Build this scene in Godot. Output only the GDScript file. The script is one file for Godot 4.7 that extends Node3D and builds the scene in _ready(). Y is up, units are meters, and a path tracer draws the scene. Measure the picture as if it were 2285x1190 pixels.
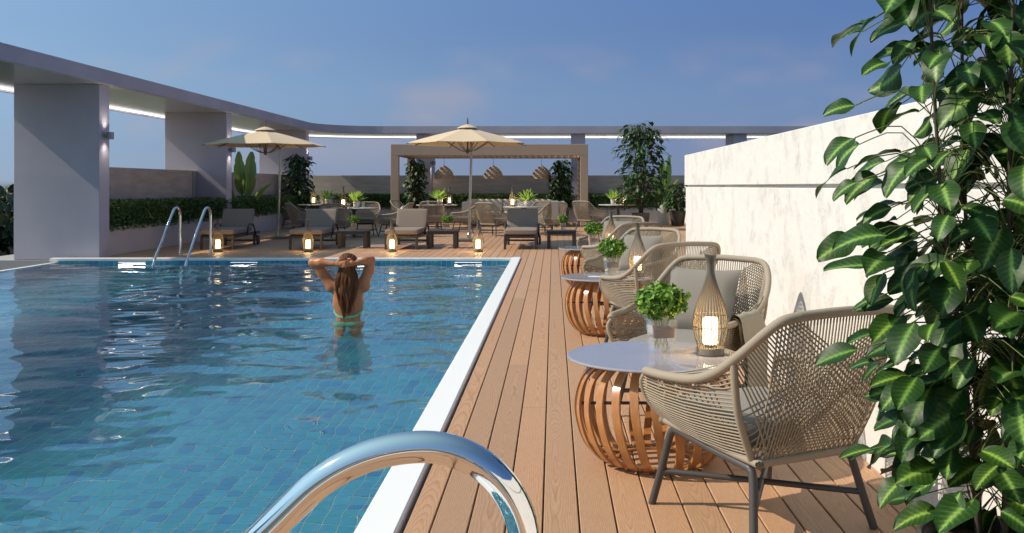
extends Node3D
# Rooftop pool terrace in late sun. Camera stands 1.3 m above the deck and looks along -z; x to the right, metres.

var rng := RandomNumberGenerator.new()
var M := {}
var counts := {}
var sun_from := Vector3(-1.0, 0.86, 0.10).normalized()


class MB:
	var v := PackedVector3Array()
	var n := PackedVector3Array()
	var t := PackedVector2Array()
	var i := PackedInt32Array()
	var xf := Transform3D()

	func p(pos: Vector3, nor: Vector3, uv := Vector2.ZERO) -> int:
		v.append(xf * pos)
		n.append((xf.basis * nor).normalized())
		t.append(uv)
		return v.size() - 1

	func tri(a: int, b: int, c: int) -> void:
		i.append(a)
		i.append(c)
		i.append(b)

	func quad(a: Vector3, b: Vector3, c: Vector3, d: Vector3, out: Vector3, us := [Vector2(0, 0), Vector2(1, 0), Vector2(1, 1), Vector2(0, 1)]) -> void:
		var nor := (b - a).cross(c - a)
		if nor.length_squared() < 1e-14:
			nor = (c - a).cross(d - a)
		nor = nor.normalized()
		var flip := nor.dot(out) < 0.0
		if flip:
			nor = -nor
		var k := p(a, nor, us[0])
		p(b, nor, us[1])
		p(c, nor, us[2])
		p(d, nor, us[3])
		if flip:
			tri(k, k + 2, k + 1)
			tri(k, k + 3, k + 2)
		else:
			tri(k, k + 1, k + 2)
			tri(k, k + 2, k + 3)

	func box(c: Vector3, s: Vector3, bev := 0.0, b := Basis()) -> void:
		var keep := xf
		xf = xf * Transform3D(b, c)
		var h := s * 0.5
		bev = minf(bev, minf(h.x, minf(h.y, h.z)) * 0.9)
		for ax in 3:
			var u := (ax + 1) % 3
			var w := (ax + 2) % 3
			for sg in [-1.0, 1.0]:
				var q := []
				for e in [[-1, -1], [1, -1], [1, 1], [-1, 1]]:
					var a := Vector3()
					a[ax] = h[ax] * sg
					a[u] = (h[u] - bev) * e[0]
					a[w] = (h[w] - bev) * e[1]
					q.append(a)
				var o := Vector3()
				o[ax] = sg
				quad(q[0], q[1], q[2], q[3], o, [Vector2(q[0][u], q[0][w]), Vector2(q[1][u], q[1][w]), Vector2(q[2][u], q[2][w]), Vector2(q[3][u], q[3][w])])
			if bev > 0.0:
				for su in [-1.0, 1.0]:
					for sw in [-1.0, 1.0]:
						var a1 := Vector3()
						var a2 := Vector3()
						a1[u] = h[u] * su
						a1[w] = (h[w] - bev) * sw
						a2[u] = (h[u] - bev) * su
						a2[w] = h[w] * sw
						var b1 := a1
						var b2 := a2
						a1[ax] = -(h[ax] - bev)
						a2[ax] = -(h[ax] - bev)
						b1[ax] = h[ax] - bev
						b2[ax] = h[ax] - bev
						var o2 := Vector3()
						o2[u] = su
						o2[w] = sw
						quad(a1, a2, b2, b1, o2)
		if bev > 0.0:
			for sx in [-1.0, 1.0]:
				for sy in [-1.0, 1.0]:
					for sz in [-1.0, 1.0]:
						var o3 := Vector3(sx, sy, sz).normalized()
						var c1 := Vector3(h.x * sx, (h.y - bev) * sy, (h.z - bev) * sz)
						var c2 := Vector3((h.x - bev) * sx, h.y * sy, (h.z - bev) * sz)
						var c3 := Vector3((h.x - bev) * sx, (h.y - bev) * sy, h.z * sz)
						var k := p(c1, o3)
						p(c2, o3)
						p(c3, o3)
						if (c2 - c1).cross(c3 - c1).dot(o3) > 0.0:
							tri(k, k + 1, k + 2)
						else:
							tri(k, k + 2, k + 1)
		xf = keep

	func span(x0: float, x1: float, y0: float, y1: float, z0: float, z1: float, bev := 0.0) -> void:
		box(Vector3((x0 + x1) / 2, (y0 + y1) / 2, (z0 + z1) / 2), Vector3(absf(x1 - x0), absf(y1 - y0), absf(z1 - z0)), bev)

	func tube(pts: Array, rad, sides := 8, caps := true) -> void:
		var m := pts.size()
		var first := v.size()
		var tan0: Vector3 = (pts[1] - pts[0]).normalized()
		var nn := tan0.cross(Vector3.UP if absf(tan0.y) < 0.9 else Vector3.RIGHT).normalized()
		var run := 0.0
		for k in m:
			var tn: Vector3
			if k == 0:
				tn = tan0
			elif k == m - 1:
				tn = (pts[k] - pts[k - 1]).normalized()
			else:
				tn = (pts[k + 1] - pts[k - 1]).normalized()
			nn = (nn - tn * nn.dot(tn)).normalized()
			var bb := tn.cross(nn)
			var r: float = rad[k] if rad is Array else rad
			if k > 0:
				run += pts[k].distance_to(pts[k - 1])
			for j in sides + 1:
				var a := TAU * j / sides
				var d := nn * cos(a) + bb * sin(a)
				p(pts[k] + d * r, d, Vector2(float(j) / sides, run))
		for k in m - 1:
			for j in sides:
				var q := first + k * (sides + 1) + j
				tri(q, q + 1, q + sides + 2)
				tri(q, q + sides + 2, q + sides + 1)
		if caps:
			for e in [0, m - 1]:
				var tn2: Vector3 = (pts[0] - pts[1]).normalized() if e == 0 else (pts[m - 1] - pts[m - 2]).normalized()
				var c := p(pts[e], tn2)
				var ring := v.size()
				for j in sides + 1:
					var src: int = first + e * (sides + 1) + j
					v.append(v[src])
					n.append((xf.basis * tn2).normalized())
					t.append(Vector2.ZERO)
				for j in sides:
					if e == 0:
						tri(c, ring + j + 1, ring + j)
					else:
						tri(c, ring + j, ring + j + 1)

	func lathe(prof: Array, segs := 24, sharp := false) -> void:
		var m := prof.size()
		var step := 2 if sharp else 1
		var rows := []
		for k in m - 1:
			for e in 2:
				var idx: int = k + e
				if not sharp and e == 0 and k > 0:
					continue
				var a: Vector2 = prof[k]
				var b: Vector2 = prof[k + 1]
				if not sharp:
					a = prof[maxi(idx - 1, 0)]
					b = prof[mini(idx + 1, m - 1)]
				rows.append([prof[idx], Vector2(b.y - a.y, -(b.x - a.x)).normalized()])
		var first := v.size()
		for r in rows:
			for j in segs + 1:
				var f := TAU * j / segs
				p(Vector3(r[0].x * cos(f), r[0].y, r[0].x * sin(f)), Vector3(r[1].x * cos(f), r[1].y, r[1].x * sin(f)), Vector2(float(j) / segs, r[0].y))
		for k in range(0, rows.size() - 1, step):
			for j in segs:
				var q := first + k * (segs + 1) + j
				tri(q, q + segs + 1, q + segs + 2)
				tri(q, q + segs + 2, q + 1)

	func cushion(c: Vector3, s: Vector3, rr: float, puff := 0.0, g := 6, b := Basis()) -> void:
		# a box with round edges whose large faces swell
		var keep := xf
		xf = xf * Transform3D(b, c)
		var h := s * 0.5
		for ax in 3:
			var u := (ax + 1) % 3
			var w := (ax + 2) % 3
			for sg in [-1.0, 1.0]:
				var grid := []
				for iu in g + 1:
					for iw in g + 1:
						var a := Vector3()
						a[ax] = h[ax] * sg
						# concentrate rows at the edges
						var fu := sin((float(iu) / g - 0.5) * PI)
						var fw := sin((float(iw) / g - 0.5) * PI)
						a[u] = h[u] * fu
						a[w] = h[w] * fw
						var inner := Vector3(clampf(a.x, -h.x + rr, h.x - rr), clampf(a.y, -h.y + rr, h.y - rr), clampf(a.z, -h.z + rr, h.z - rr))
						var d := (a - inner).normalized()
						var q := inner + d * rr
						q.y += puff * signf(d.y) * absf(d.y) * (1.0 - pow(q.x / h.x, 2)) * (1.0 - pow(q.z / h.z, 2))
						grid.append([q, d])
				var first := v.size()
				for e in grid:
					p(e[0], e[1], Vector2(e[0].x + e[0].y, e[0].z + e[0].y))
				for iu in g:
					for iw in g:
						var q0 := first + iu * (g + 1) + iw
						if sg > 0:
							tri(q0, q0 + g + 1, q0 + g + 2)
							tri(q0, q0 + g + 2, q0 + 1)
						else:
							tri(q0, q0 + g + 2, q0 + g + 1)
							tri(q0, q0 + 1, q0 + g + 2)
		xf = keep

	func pillow(c: Vector3, w: float, h: float, th: float, b := Basis()) -> void:
		var keep := xf
		xf = xf * Transform3D(b, c)
		var g := 12
		for sg in [-1.0, 1.0]:
			var pts := []
			for a in g + 1:
				for e in g + 1:
					var x := 2.0 * a / g - 1.0
					var y := 2.0 * e / g - 1.0
					var full := pow(maxf(0.0, (1.0 - pow(absf(x), 3.0)) * (1.0 - pow(absf(y), 3.0))), 0.55)
					var pinch := 1.0 - 0.07 * (1.0 - pow(absf(y), 2.0)) * absf(x) * 0.9
					var pinch2 := 1.0 - 0.07 * (1.0 - pow(absf(x), 2.0)) * absf(y) * 0.9
					var wr := 0.006 * sin(x * 5.0 + y * 9.0) * full
					pts.append(Vector3(x * w / 2 * pinch, y * h / 2 * pinch2, sg * (full * th / 2 + wr)))
			var first := v.size()
			for a in g + 1:
				for e in g + 1:
					var k := a * (g + 1) + e
					var dx: Vector3 = pts[mini(a + 1, g) * (g + 1) + e] - pts[maxi(a - 1, 0) * (g + 1) + e]
					var dy: Vector3 = pts[a * (g + 1) + mini(e + 1, g)] - pts[a * (g + 1) + maxi(e - 1, 0)]
					p(pts[k], dx.cross(dy) * sg, Vector2(pts[k].x, pts[k].y))
			for a in g:
				for e in g:
					var q0 := first + a * (g + 1) + e
					if sg > 0:
						tri(q0, q0 + g + 1, q0 + g + 2)
						tri(q0, q0 + g + 2, q0 + 1)
					else:
						tri(q0, q0 + g + 2, q0 + g + 1)
						tri(q0, q0 + 1, q0 + g + 2)
		xf = keep

	func mesh() -> ArrayMesh:
		var a := []
		a.resize(Mesh.ARRAY_MAX)
		a[Mesh.ARRAY_VERTEX] = v
		a[Mesh.ARRAY_NORMAL] = n
		a[Mesh.ARRAY_TEX_UV] = t
		a[Mesh.ARRAY_INDEX] = i
		var m := ArrayMesh.new()
		m.add_surface_from_arrays(Mesh.PRIMITIVE_TRIANGLES, a)
		return m


func curve(pts: Array, per := 6, closed := false) -> Array:
	# Catmull-Rom through the points
	var out := []
	var m := pts.size()
	for k in (m if closed else m - 1):
		var p0 = pts[(k - 1 + m) % m] if closed or k > 0 else pts[0]
		var p1 = pts[k]
		var p2 = pts[(k + 1) % m]
		var p3 = pts[(k + 2) % m] if closed or k + 2 < m else pts[m - 1]
		for s in per:
			var t := float(s) / per
			out.append(0.5 * (2.0 * p1 + (p2 - p0) * t + (2.0 * p0 - 5.0 * p1 + 4.0 * p2 - p3) * t * t + (3.0 * p1 - p0 - 3.0 * p2 + p3) * t * t * t))
	out.append(pts[0] if closed else pts[m - 1])
	return out


func lin(r: float, g: float, b: float, a := 1.0) -> Color:
	var c := Color(r, g, b).linear_to_srgb()
	c.a = a
	return c


func mat(called: String, c: Color, rough := 0.6, metal := 0.0, spec := 0.5) -> StandardMaterial3D:
	var m := StandardMaterial3D.new()
	m.resource_name = called
	m.albedo_color = c
	m.roughness = rough
	m.metallic = metal
	m.metallic_specular = spec
	M[called] = m
	return m


func numbered(called: String) -> String:
	counts[called] = counts.get(called, -1) + 1
	return called if counts[called] == 0 else "%s_%03d" % [called, counts[called]]


func thing(called: String, label: String, category: String, at := Vector3.ZERO, turn := 0.0, group := "") -> Node3D:
	var o := Node3D.new()
	o.name = numbered(called)
	add_child(o)
	o.position = at
	o.rotation.y = turn
	tag(o, label, category, group)
	return o


func tag(o: Node, label: String, category: String, group := "") -> void:
	o.set_meta("label", label)
	o.set_meta("category", category)
	if group:
		o.set_meta("group", group)


func part(parent: Node, called: String, mb, m: Material) -> MeshInstance3D:
	var o := MeshInstance3D.new()
	o.mesh = mb.mesh() if mb is MB else mb
	o.material_override = m
	o.name = called
	parent.add_child(o, true)
	return o


func structure(called: String, label: String, category: String, mb, m: Material) -> MeshInstance3D:
	var o := MeshInstance3D.new()
	o.mesh = mb.mesh() if mb is MB else mb
	o.material_override = m
	o.name = numbered(called)
	add_child(o)
	o.set_meta("kind", "structure")
	tag(o, label, category)
	return o


func copy(o: Node3D, at: Vector3, turn: float, label := "", group := "") -> Node3D:
	var c: Node3D = o.duplicate()
	c.name = numbered(str(o.name).get_slice("_0", 0))
	add_child(c)
	c.position = at
	c.rotation.y = turn
	if label:
		c.set_meta("label", label)
	if group:
		c.set_meta("group", group)
	return c


func scatter(parent: Node, called: String, mesh: Mesh, m: Material, xfs: Array, tints := []) -> MultiMeshInstance3D:
	var mm := MultiMesh.new()
	mm.transform_format = MultiMesh.TRANSFORM_3D
	mm.use_colors = tints.size() > 0
	mm.mesh = mesh
	mm.instance_count = xfs.size()
	for k in xfs.size():
		mm.set_instance_transform(k, xfs[k])
		if tints.size():
			mm.set_instance_color(k, tints[k])
	var o := MultiMeshInstance3D.new()
	o.multimesh = mm
	o.material_override = m
	o.name = called
	o.set_meta("kind", "stuff")
	parent.add_child(o, true)
	return o


func look(dir: Vector3, up := Vector3.UP) -> Basis:
	# z axis along dir
	var z := dir.normalized()
	if absf(z.dot(up)) > 0.99:
		up = Vector3.RIGHT if absf(z.x) < 0.9 else Vector3.FORWARD
	var x := up.cross(z).normalized()
	return Basis(x, z.cross(x), z)


# ---------------------------------------------------------------- camera, sky, sun

func light_and_lens() -> void:
	var cam := Camera3D.new()
	cam.name = "camera"
	cam.projection = Camera3D.PROJECTION_FRUSTUM
	cam.near = 0.1
	cam.far = 3000.0
	var f := 2150.0
	cam.size = 1190.0 / f * cam.near
	cam.frustum_offset = Vector2((1142.5 - 1235.0) / f, (415.0 - 595.0) / f) * cam.near
	cam.position = Vector3(0, 1.3, 0)
	add_child(cam)
	cam.current = true
	var env := Environment.new()
	env.background_mode = Environment.BG_SKY
	var sky := Sky.new()
	var pan := PanoramaSkyMaterial.new()
	pan.panorama = sky_picture()
	sky.sky_material = pan
	env.sky = sky
	env.tonemap_mode = Environment.TONE_MAPPER_LINEAR
	env.tonemap_exposure = 1.15
	env.sdfgi_enabled = true
	env.ssao_enabled = true
	env.ssil_enabled = true
	var we := WorldEnvironment.new()
	we.environment = env
	add_child(we)
	var sun := DirectionalLight3D.new()
	sun.name = "sun"
	sun.light_energy = 1.36
	sun.light_color = Color(1.0, 0.945, 0.87)
	sun.light_angular_distance = 0.6
	sun.shadow_enabled = true
	sun.look_at_from_position(sun_from * 50.0, Vector3.ZERO, Vector3.UP)
	add_child(sun)


func sky_picture() -> ImageTexture:
	var w := 1024
	var h := 512
	var im := Image.create(w, h, false, Image.FORMAT_RGBF)
	var nz := FastNoiseLite.new()
	nz.seed = 7
	nz.frequency = 1.0
	nz.fractal_octaves = 5
	for y in h:
		var el := PI * (0.5 - (y + 0.5) / h)
		for x in w:
			var az := TAU * (x + 0.5) / w
			var d := Vector3(sin(az) * cos(el), sin(el), -cos(az) * cos(el))
			var up := maxf(d.y, 0.0)
			var k := 1.0 - exp(-up * 9.0)
			var c := Vector3(0.175, 0.205, 0.315).lerp(Vector3(0.062, 0.151, 0.385), k)
			var near := pow((1.0 + d.dot(sun_from)) * 0.5, 4.0)
			c += Vector3(0.022, 0.040, 0.036) * exp(-pow((up - 0.085) / 0.05, 2.0))
			c *= lerpf(1.0, 0.5, smoothstep(0.22, 0.85, up))
			c += Vector3(0.56, 0.86, 0.86) * near * lerpf(1.0, 0.75, up)
			# low bank of thin cloud round the horizon
			var q := Vector3(d.x, d.y * 3.2, d.z) * 3.1
			var cl := nz.get_noise_3dv(q) * 0.75 + nz.get_noise_3dv(q * 3.3) * 0.3
			var band := smoothstep(0.0, 0.05, d.y) * (1.0 - smoothstep(0.085, 0.17, d.y))
			var cover := smoothstep(-0.02, 0.42, cl) * band
			c = c.lerp(Vector3(0.27, 0.275, 0.37) + Vector3(0.4, 0.45, 0.45) * near, cover * 0.75)
			if d.y < 0.0:
				c = c.lerp(Vector3(0.10, 0.11, 0.13), smoothstep(0.0, 0.12, -d.y))
			im.set_pixel(x, y, Color(c.x, c.y, c.z))
	return ImageTexture.create_from_image(im)


# ---------------------------------------------------------------- surfaces

func noise_tex(sd: int, freq: float, lo: Color, hi: Color, octaves := 4, size := 512, warp := 0.0, gain := 0.5) -> NoiseTexture2D:
	var f := FastNoiseLite.new()
	f.seed = sd
	f.noise_type = FastNoiseLite.TYPE_SIMPLEX_SMOOTH
	f.frequency = freq
	f.fractal_octaves = octaves
	f.fractal_gain = gain
	if warp > 0.0:
		f.domain_warp_enabled = true
		f.domain_warp_amplitude = warp
		f.domain_warp_frequency = freq * 1.5
	var t := NoiseTexture2D.new()
	t.width = size
	t.height = size
	t.seamless = true
	t.noise = f
	var g := Gradient.new()
	g.set_color(0, lo)
	g.set_color(1, hi)
	t.color_ramp = g
	return t


func tri_tex(m: StandardMaterial3D, tex: Texture2D, per_metre: Vector3) -> void:
	m.albedo_texture = tex
	m.uv1_triplanar = true
	m.uv1_world_triplanar = true
	m.uv1_scale = per_metre
	m.uv1_triplanar_sharpness = 6.0


func bump(m: StandardMaterial3D, tex: Texture2D, cm: float) -> void:
	m.heightmap_enabled = true
	m.heightmap_texture = tex
	m.heightmap_scale = cm


func wood_picture() -> ImageTexture:
	# four boards side by side, each a plain-sawn cut through growth rings; seamless along the board
	var w := 512
	var h := 2048
	var data := PackedByteArray()
	data.resize(w * h * 3)
	var nz := FastNoiseLite.new()
	nz.seed = 3
	nz.frequency = 1.0
	nz.fractal_octaves = 3
	var at := 0
	for y in h:
		var v := float(y) / h
		for x in w:
			var b := x / 128
			var u := (x % 128) / 128.0 - 0.5
			var ph := b * 1.9
			var wob := nz.get_noise_3d(cos(v * TAU) * 1.6, sin(v * TAU) * 1.6, b * 5.0 + u * 0.8)
			var lift := 0.85 * sin(TAU * v + ph) + 0.30 * sin(TAU * v * 3.0 + ph * 2.3) + wob * 0.22
			var cx: float = [0.08, -0.15, 0.6, 0.02][b]
			var rr := sqrt(pow((u - cx) * 3.2, 2.0) + pow(1.25 + lift, 2.0)) * 6.0
			var ring := rr - floorf(rr)
			var line := pow(ring, 3.0) * (1.0 - smoothstep(0.92, 1.0, ring))
			var fib := nz.get_noise_3d(x * 0.55, cos(v * TAU) * 9.0, sin(v * TAU) * 9.0)
			var fib2 := nz.get_noise_3d(x * 1.6 + 50.0, cos(v * TAU) * 24.0, sin(v * TAU) * 24.0)
			var k := 1.0 - 0.13 * line + 0.08 * fib + 0.09 * fib2
			data[at] = int(clampf(184.0 * k, 0, 255))
			data[at + 1] = int(clampf(148.5 * (k - 0.05 * line), 0, 255))
			data[at + 2] = int(clampf(118.0 * (k - 0.08 * line), 0, 255))
			at += 3
	return ImageTexture.create_from_image(Image.create_from_data(w, h, false, Image.FORMAT_RGB8, data))


func plaster_picture() -> ImageTexture:
	# off-white lime plaster: faint clouding and sparse grey trowel veins
	var w := 1024
	var data := PackedByteArray()
	data.resize(w * w * 3)
	var nz := FastNoiseLite.new()
	nz.seed = 14
	nz.frequency = 1.0
	nz.fractal_octaves = 4
	var at := 0
	for y in w:
		var v := TAU * y / w
		for x in w:
			var u := TAU * x / w
			# a torus in three dimensions keeps the picture seamless enough for a wall
			var q := Vector3((3.0 + cos(v)) * cos(u), (3.0 + cos(v)) * sin(u), sin(v)) * 2.2
			var warp := nz.get_noise_3dv(q * 0.7 + Vector3(9, 4, 2))
			var n1 := nz.get_noise_3dv(q * 1.5 + Vector3.ONE * warp * 1.4)
			var mask := smoothstep(0.0, 0.35, nz.get_noise_3dv(q * 0.6 + Vector3(31, 7, 5)))
			var vein := pow(maxf(0.0, 1.0 - absf(n1) * 3.0), 4.0) * mask
			var k := 1.0 - 0.095 * vein - 0.020 * (0.5 + 0.5 * warp) - 0.025 * mask
			data[at] = int(219.0 * k)
			data[at + 1] = int(216.5 * k)
			data[at + 2] = int(213.0 * k)
			at += 3
	return ImageTexture.create_from_image(Image.create_from_data(w, w, false, Image.FORMAT_RGB8, data))


func leaf_picture() -> ImageTexture:
	# variegated leaf: dark green blade, pale yellow-green midrib and side veins that feather out
	var w := 192
	var h := 384
	var im := Image.create(w, h, false, Image.FORMAT_RGB8)
	var nz := FastNoiseLite.new()
	nz.seed = 11
	nz.frequency = 0.03
	for y in h:
		var v := float(y) / h
		for x in w:
			var u := float(x) / w * 2.0 - 1.0
			var a := absf(u)
			var nn := nz.get_noise_2d(x, y)
			var mid := exp(-a * a * 42.0)
			var along := v - a * 0.20
			var s := absf(sin((along * 8.5 + (0.25 if u > 0 else 0.0)) * PI))
			var vein := pow(1.0 - s, 2.2) * exp(-a * 1.5) * smoothstep(0.0, 0.1, v) * (1.0 - smoothstep(0.86, 0.98, v))
			var flush := exp(-a * a * 7.0) * (0.55 + 0.4 * nn) * (1.0 - v * 0.35)
			var k := clampf(mid * 0.62 + vein * 0.42 + flush * 0.50, 0.0, 0.9)
			var c := Color(0.115, 0.22, 0.09).lerp(Color(0.17, 0.30, 0.11), 0.5 + 0.5 * nn)
			c = c.lerp(Color(0.58, 0.72, 0.36), k)
			im.set_pixel(x, y, c)
	return ImageTexture.create_from_image(im)


func make_materials() -> void:
	var m: StandardMaterial3D
	m = mat("wood_deck", Color.WHITE, 0.55, 0.0, 0.35)
	m.albedo_texture = wood_picture()
	bump(m, m.albedo_texture, 0.05)
	mat("deck_joint", lin(0.035, 0.028, 0.024), 0.9)
	m = mat("coping", lin(0.80, 0.80, 0.79), 0.45)
	m = mat("stucco", Color.WHITE, 0.85, 0.0, 0.2)
	tri_tex(m, plaster_picture(), Vector3(0.40, 0.45, 0.20))
	m.detail_enabled = true
	m.detail_albedo = noise_tex(22, 0.08, Color(0.965, 0.96, 0.955), Color(1, 1, 1), 4, 512, 20.0)
	m.detail_blend_mode = BaseMaterial3D.BLEND_MODE_MUL
	m.detail_uv_layer = BaseMaterial3D.DETAIL_UV_1
	bump(m, noise_tex(23, 0.02, Color.BLACK, Color.WHITE, 5, 512), 0.25)
	m = mat("plaster", Color.WHITE, 0.55, 0.0, 0.4)
	tri_tex(m, noise_tex(31, 0.004, lin(0.40, 0.375, 0.435), lin(0.47, 0.44, 0.495), 4, 512), Vector3(0.3, 0.3, 0.3))
	m = mat("soffit", lin(0.50, 0.50, 0.52), 0.16, 0.0, 0.6)
	m = mat("stone", Color.WHITE, 0.75, 0.0, 0.3)
	tri_tex(m, noise_tex(41, 0.012, lin(0.42, 0.345, 0.285), lin(0.58, 0.49, 0.41), 5, 512, 14.0), Vector3(0.18, 0.9, 0.18))
	m = mat("planter_paint", lin(0.42, 0.40, 0.40), 0.6)
	m = mat("pergola_paint", lin(0.42, 0.30, 0.215), 0.5)
	mat("slab", lin(0.3, 0.3, 0.3), 0.9)
	m = mat("grout", Color.WHITE, 0.9)
	tri_tex(m, noise_tex(51, 0.02, lin(0.70, 0.62, 0.48), lin(0.80, 0.74, 0.62), 3, 256), Vector3(0.6, 0.6, 0.6))
	m = mat("pool_tile", Color.WHITE, 0.25, 0.0, 0.5)
	m.vertex_color_use_as_albedo = true
	m = mat("water", lin(0.80, 0.95, 1.0, 0.0), 0.0)
	m.refraction_enabled = true
	m.refraction_scale = 0.033
	m.transparency = BaseMaterial3D.TRANSPARENCY_ALPHA
	mat("chrome", lin(0.78, 0.78, 0.78), 0.05, 1.0)
	mat("rope", lin(0.33, 0.275, 0.205), 0.8, 0.0, 0.3)
	m = mat("rope_wrap", lin(0.33, 0.275, 0.215), 0.75, 0.0, 0.3)
	mat("chair_metal", lin(0.062, 0.056, 0.054), 0.45, 0.0, 0.5)
	m = mat("cushion_grey", Color.WHITE, 0.95, 0.0, 0.2)
	tri_tex(m, noise_tex(61, 0.2, lin(0.19, 0.175, 0.152), lin(0.225, 0.208, 0.185), 3, 256), Vector3(4, 4, 4))
	m.uv1_world_triplanar = false
	m.rim_enabled = true
	m.rim = 0.3
	m = mat("cushion_taupe", lin(0.25, 0.20, 0.165), 0.95, 0.0, 0.2)
	m.rim_enabled = true
	m.rim = 0.25
	mat("throw_cloth", lin(0.33, 0.29, 0.225), 0.95, 0.0, 0.15)
	mat("sofa_cloth", lin(0.50, 0.45, 0.36), 0.95, 0.0, 0.15)
	mat("dark_wood", lin(0.035, 0.028, 0.026), 0.5)
	m = mat("bent_wood", Color.WHITE, 0.28, 0.0, 0.5)
	tri_tex(m, noise_tex(71, 0.03, lin(0.38, 0.150, 0.042), lin(0.52, 0.235, 0.075), 4, 256, 6.0), Vector3(5, 1.2, 5))
	m.uv1_world_triplanar = false
	m.clearcoat_enabled = true
	m.clearcoat = 0.4
	m.clearcoat_roughness = 0.15
	m = mat("table_glass", lin(0.42, 0.41, 0.45, 0.70), 0.0, 0.12, 1.0)
	m.transparency = BaseMaterial3D.TRANSPARENCY_ALPHA
	m = mat("clear_glass", lin(0.9, 0.95, 0.95, 0.06), 0.02)
	m.transparency = BaseMaterial3D.TRANSPARENCY_ALPHA
	mat("soil", lin(0.10, 0.036, 0.018), 0.95)
	mat("lantern_rattan", lin(0.17, 0.145, 0.11), 0.7)
	m = mat("lamp_glow", lin(1.0, 0.86, 0.58), 0.5)
	m.emission_enabled = true
	m.emission = lin(1.0, 0.80, 0.47)
	m.emission_energy_multiplier = 3.5
	m = mat("led_glow", lin(1, 1, 1), 0.5)
	m.emission_enabled = true
	m.emission = lin(1.0, 0.98, 0.95)
	m.emission_energy_multiplier = 1.2
	m = mat("leaf_big", Color.WHITE, 0.46, 0.0, 0.42)
	m.albedo_texture = leaf_picture()
	m.backlight_enabled = true
	m.backlight = lin(0.20, 0.30, 0.08)
	m.cull_mode = BaseMaterial3D.CULL_DISABLED
	m = mat("leaf_tint", Color.WHITE, 0.42, 0.0, 0.4)
	m.vertex_color_use_as_albedo = true
	m.backlight_enabled = true
	m.backlight = lin(0.2, 0.22, 0.12)
	m.cull_mode = BaseMaterial3D.CULL_DISABLED
	mat("stem_green", lin(0.10, 0.13, 0.035), 0.6)
	mat("bark", lin(0.055, 0.042, 0.03), 0.85)
	m = mat("banana_leaf", lin(0.075, 0.17, 0.028), 0.35)
	m.backlight_enabled = true
	m.backlight = lin(0.25, 0.3, 0.08)
	mat("pot_white", lin(0.62, 0.60, 0.57), 0.5)
	mat("pot_dark", lin(0.06, 0.058, 0.052), 0.4)
	m = mat("canvas", lin(0.72, 0.58, 0.42), 0.9, 0.0, 0.2)
	m.backlight_enabled = true
	m.backlight = lin(0.35, 0.3, 0.2)
	mat("umbrella_metal", lin(0.16, 0.14, 0.125), 0.4, 0.3)
	mat("brushed_pole", lin(0.42, 0.39, 0.36), 0.35, 0.8)
	m = mat("skin", Color.WHITE, 0.42, 0.0, 0.4)
	tri_tex(m, noise_tex(81, 0.03, lin(0.43, 0.160, 0.066), lin(0.50, 0.20, 0.09), 3, 256), Vector3(3, 3, 3))
	m.uv1_world_triplanar = false
	m = mat("hair", lin(0.15, 0.058, 0.024), 0.55, 0.0, 0.3)
	mat("bikini", lin(0.10, 0.52, 0.33), 0.7)
	mat("foliage_far", lin(0.045, 0.07, 0.035), 0.8)
	mat("earth", lin(0.07, 0.08, 0.05), 0.95)
	mat("table_stone", lin(0.45, 0.43, 0.41), 0.35)
	mat("weave_pale", lin(0.42, 0.33, 0.23), 0.8)
	mat("sconce_metal", lin(0.32, 0.32, 0.34), 0.35, 0.3)


# ---------------------------------------------------------------- the place

const WATER := -0.085
const POOL_L := -8.85
const POOL_R := -0.743
const POOL_FAR := -17.2
const POOL_NEAR := 1.4
const FLOOR_Y := -1.12


func build_ground() -> void:
	var g := MB.new()
	g.quad(Vector3(-1500, -26, 1500), Vector3(1500, -26, 1500), Vector3(1500, -26, -2500), Vector3(-1500, -26, -2500), Vector3.UP)
	structure("ground", "hazy green land far below the roof terrace", "ground", g, M.earth)
	var s := MB.new()
	s.span(-10.6, 6.0, -3.5, -0.045, -36.6, -17.37)
	s.span(-0.60, 6.0, -3.5, -0.045, -17.37, 3.5)
	s.span(-9.2, -0.60, -3.5, FLOOR_Y - 0.05, -17.37, 3.5)
	structure("roof_slab", "concrete roof slab carrying the pool and the deck", "slab", s, M.slab)


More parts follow.
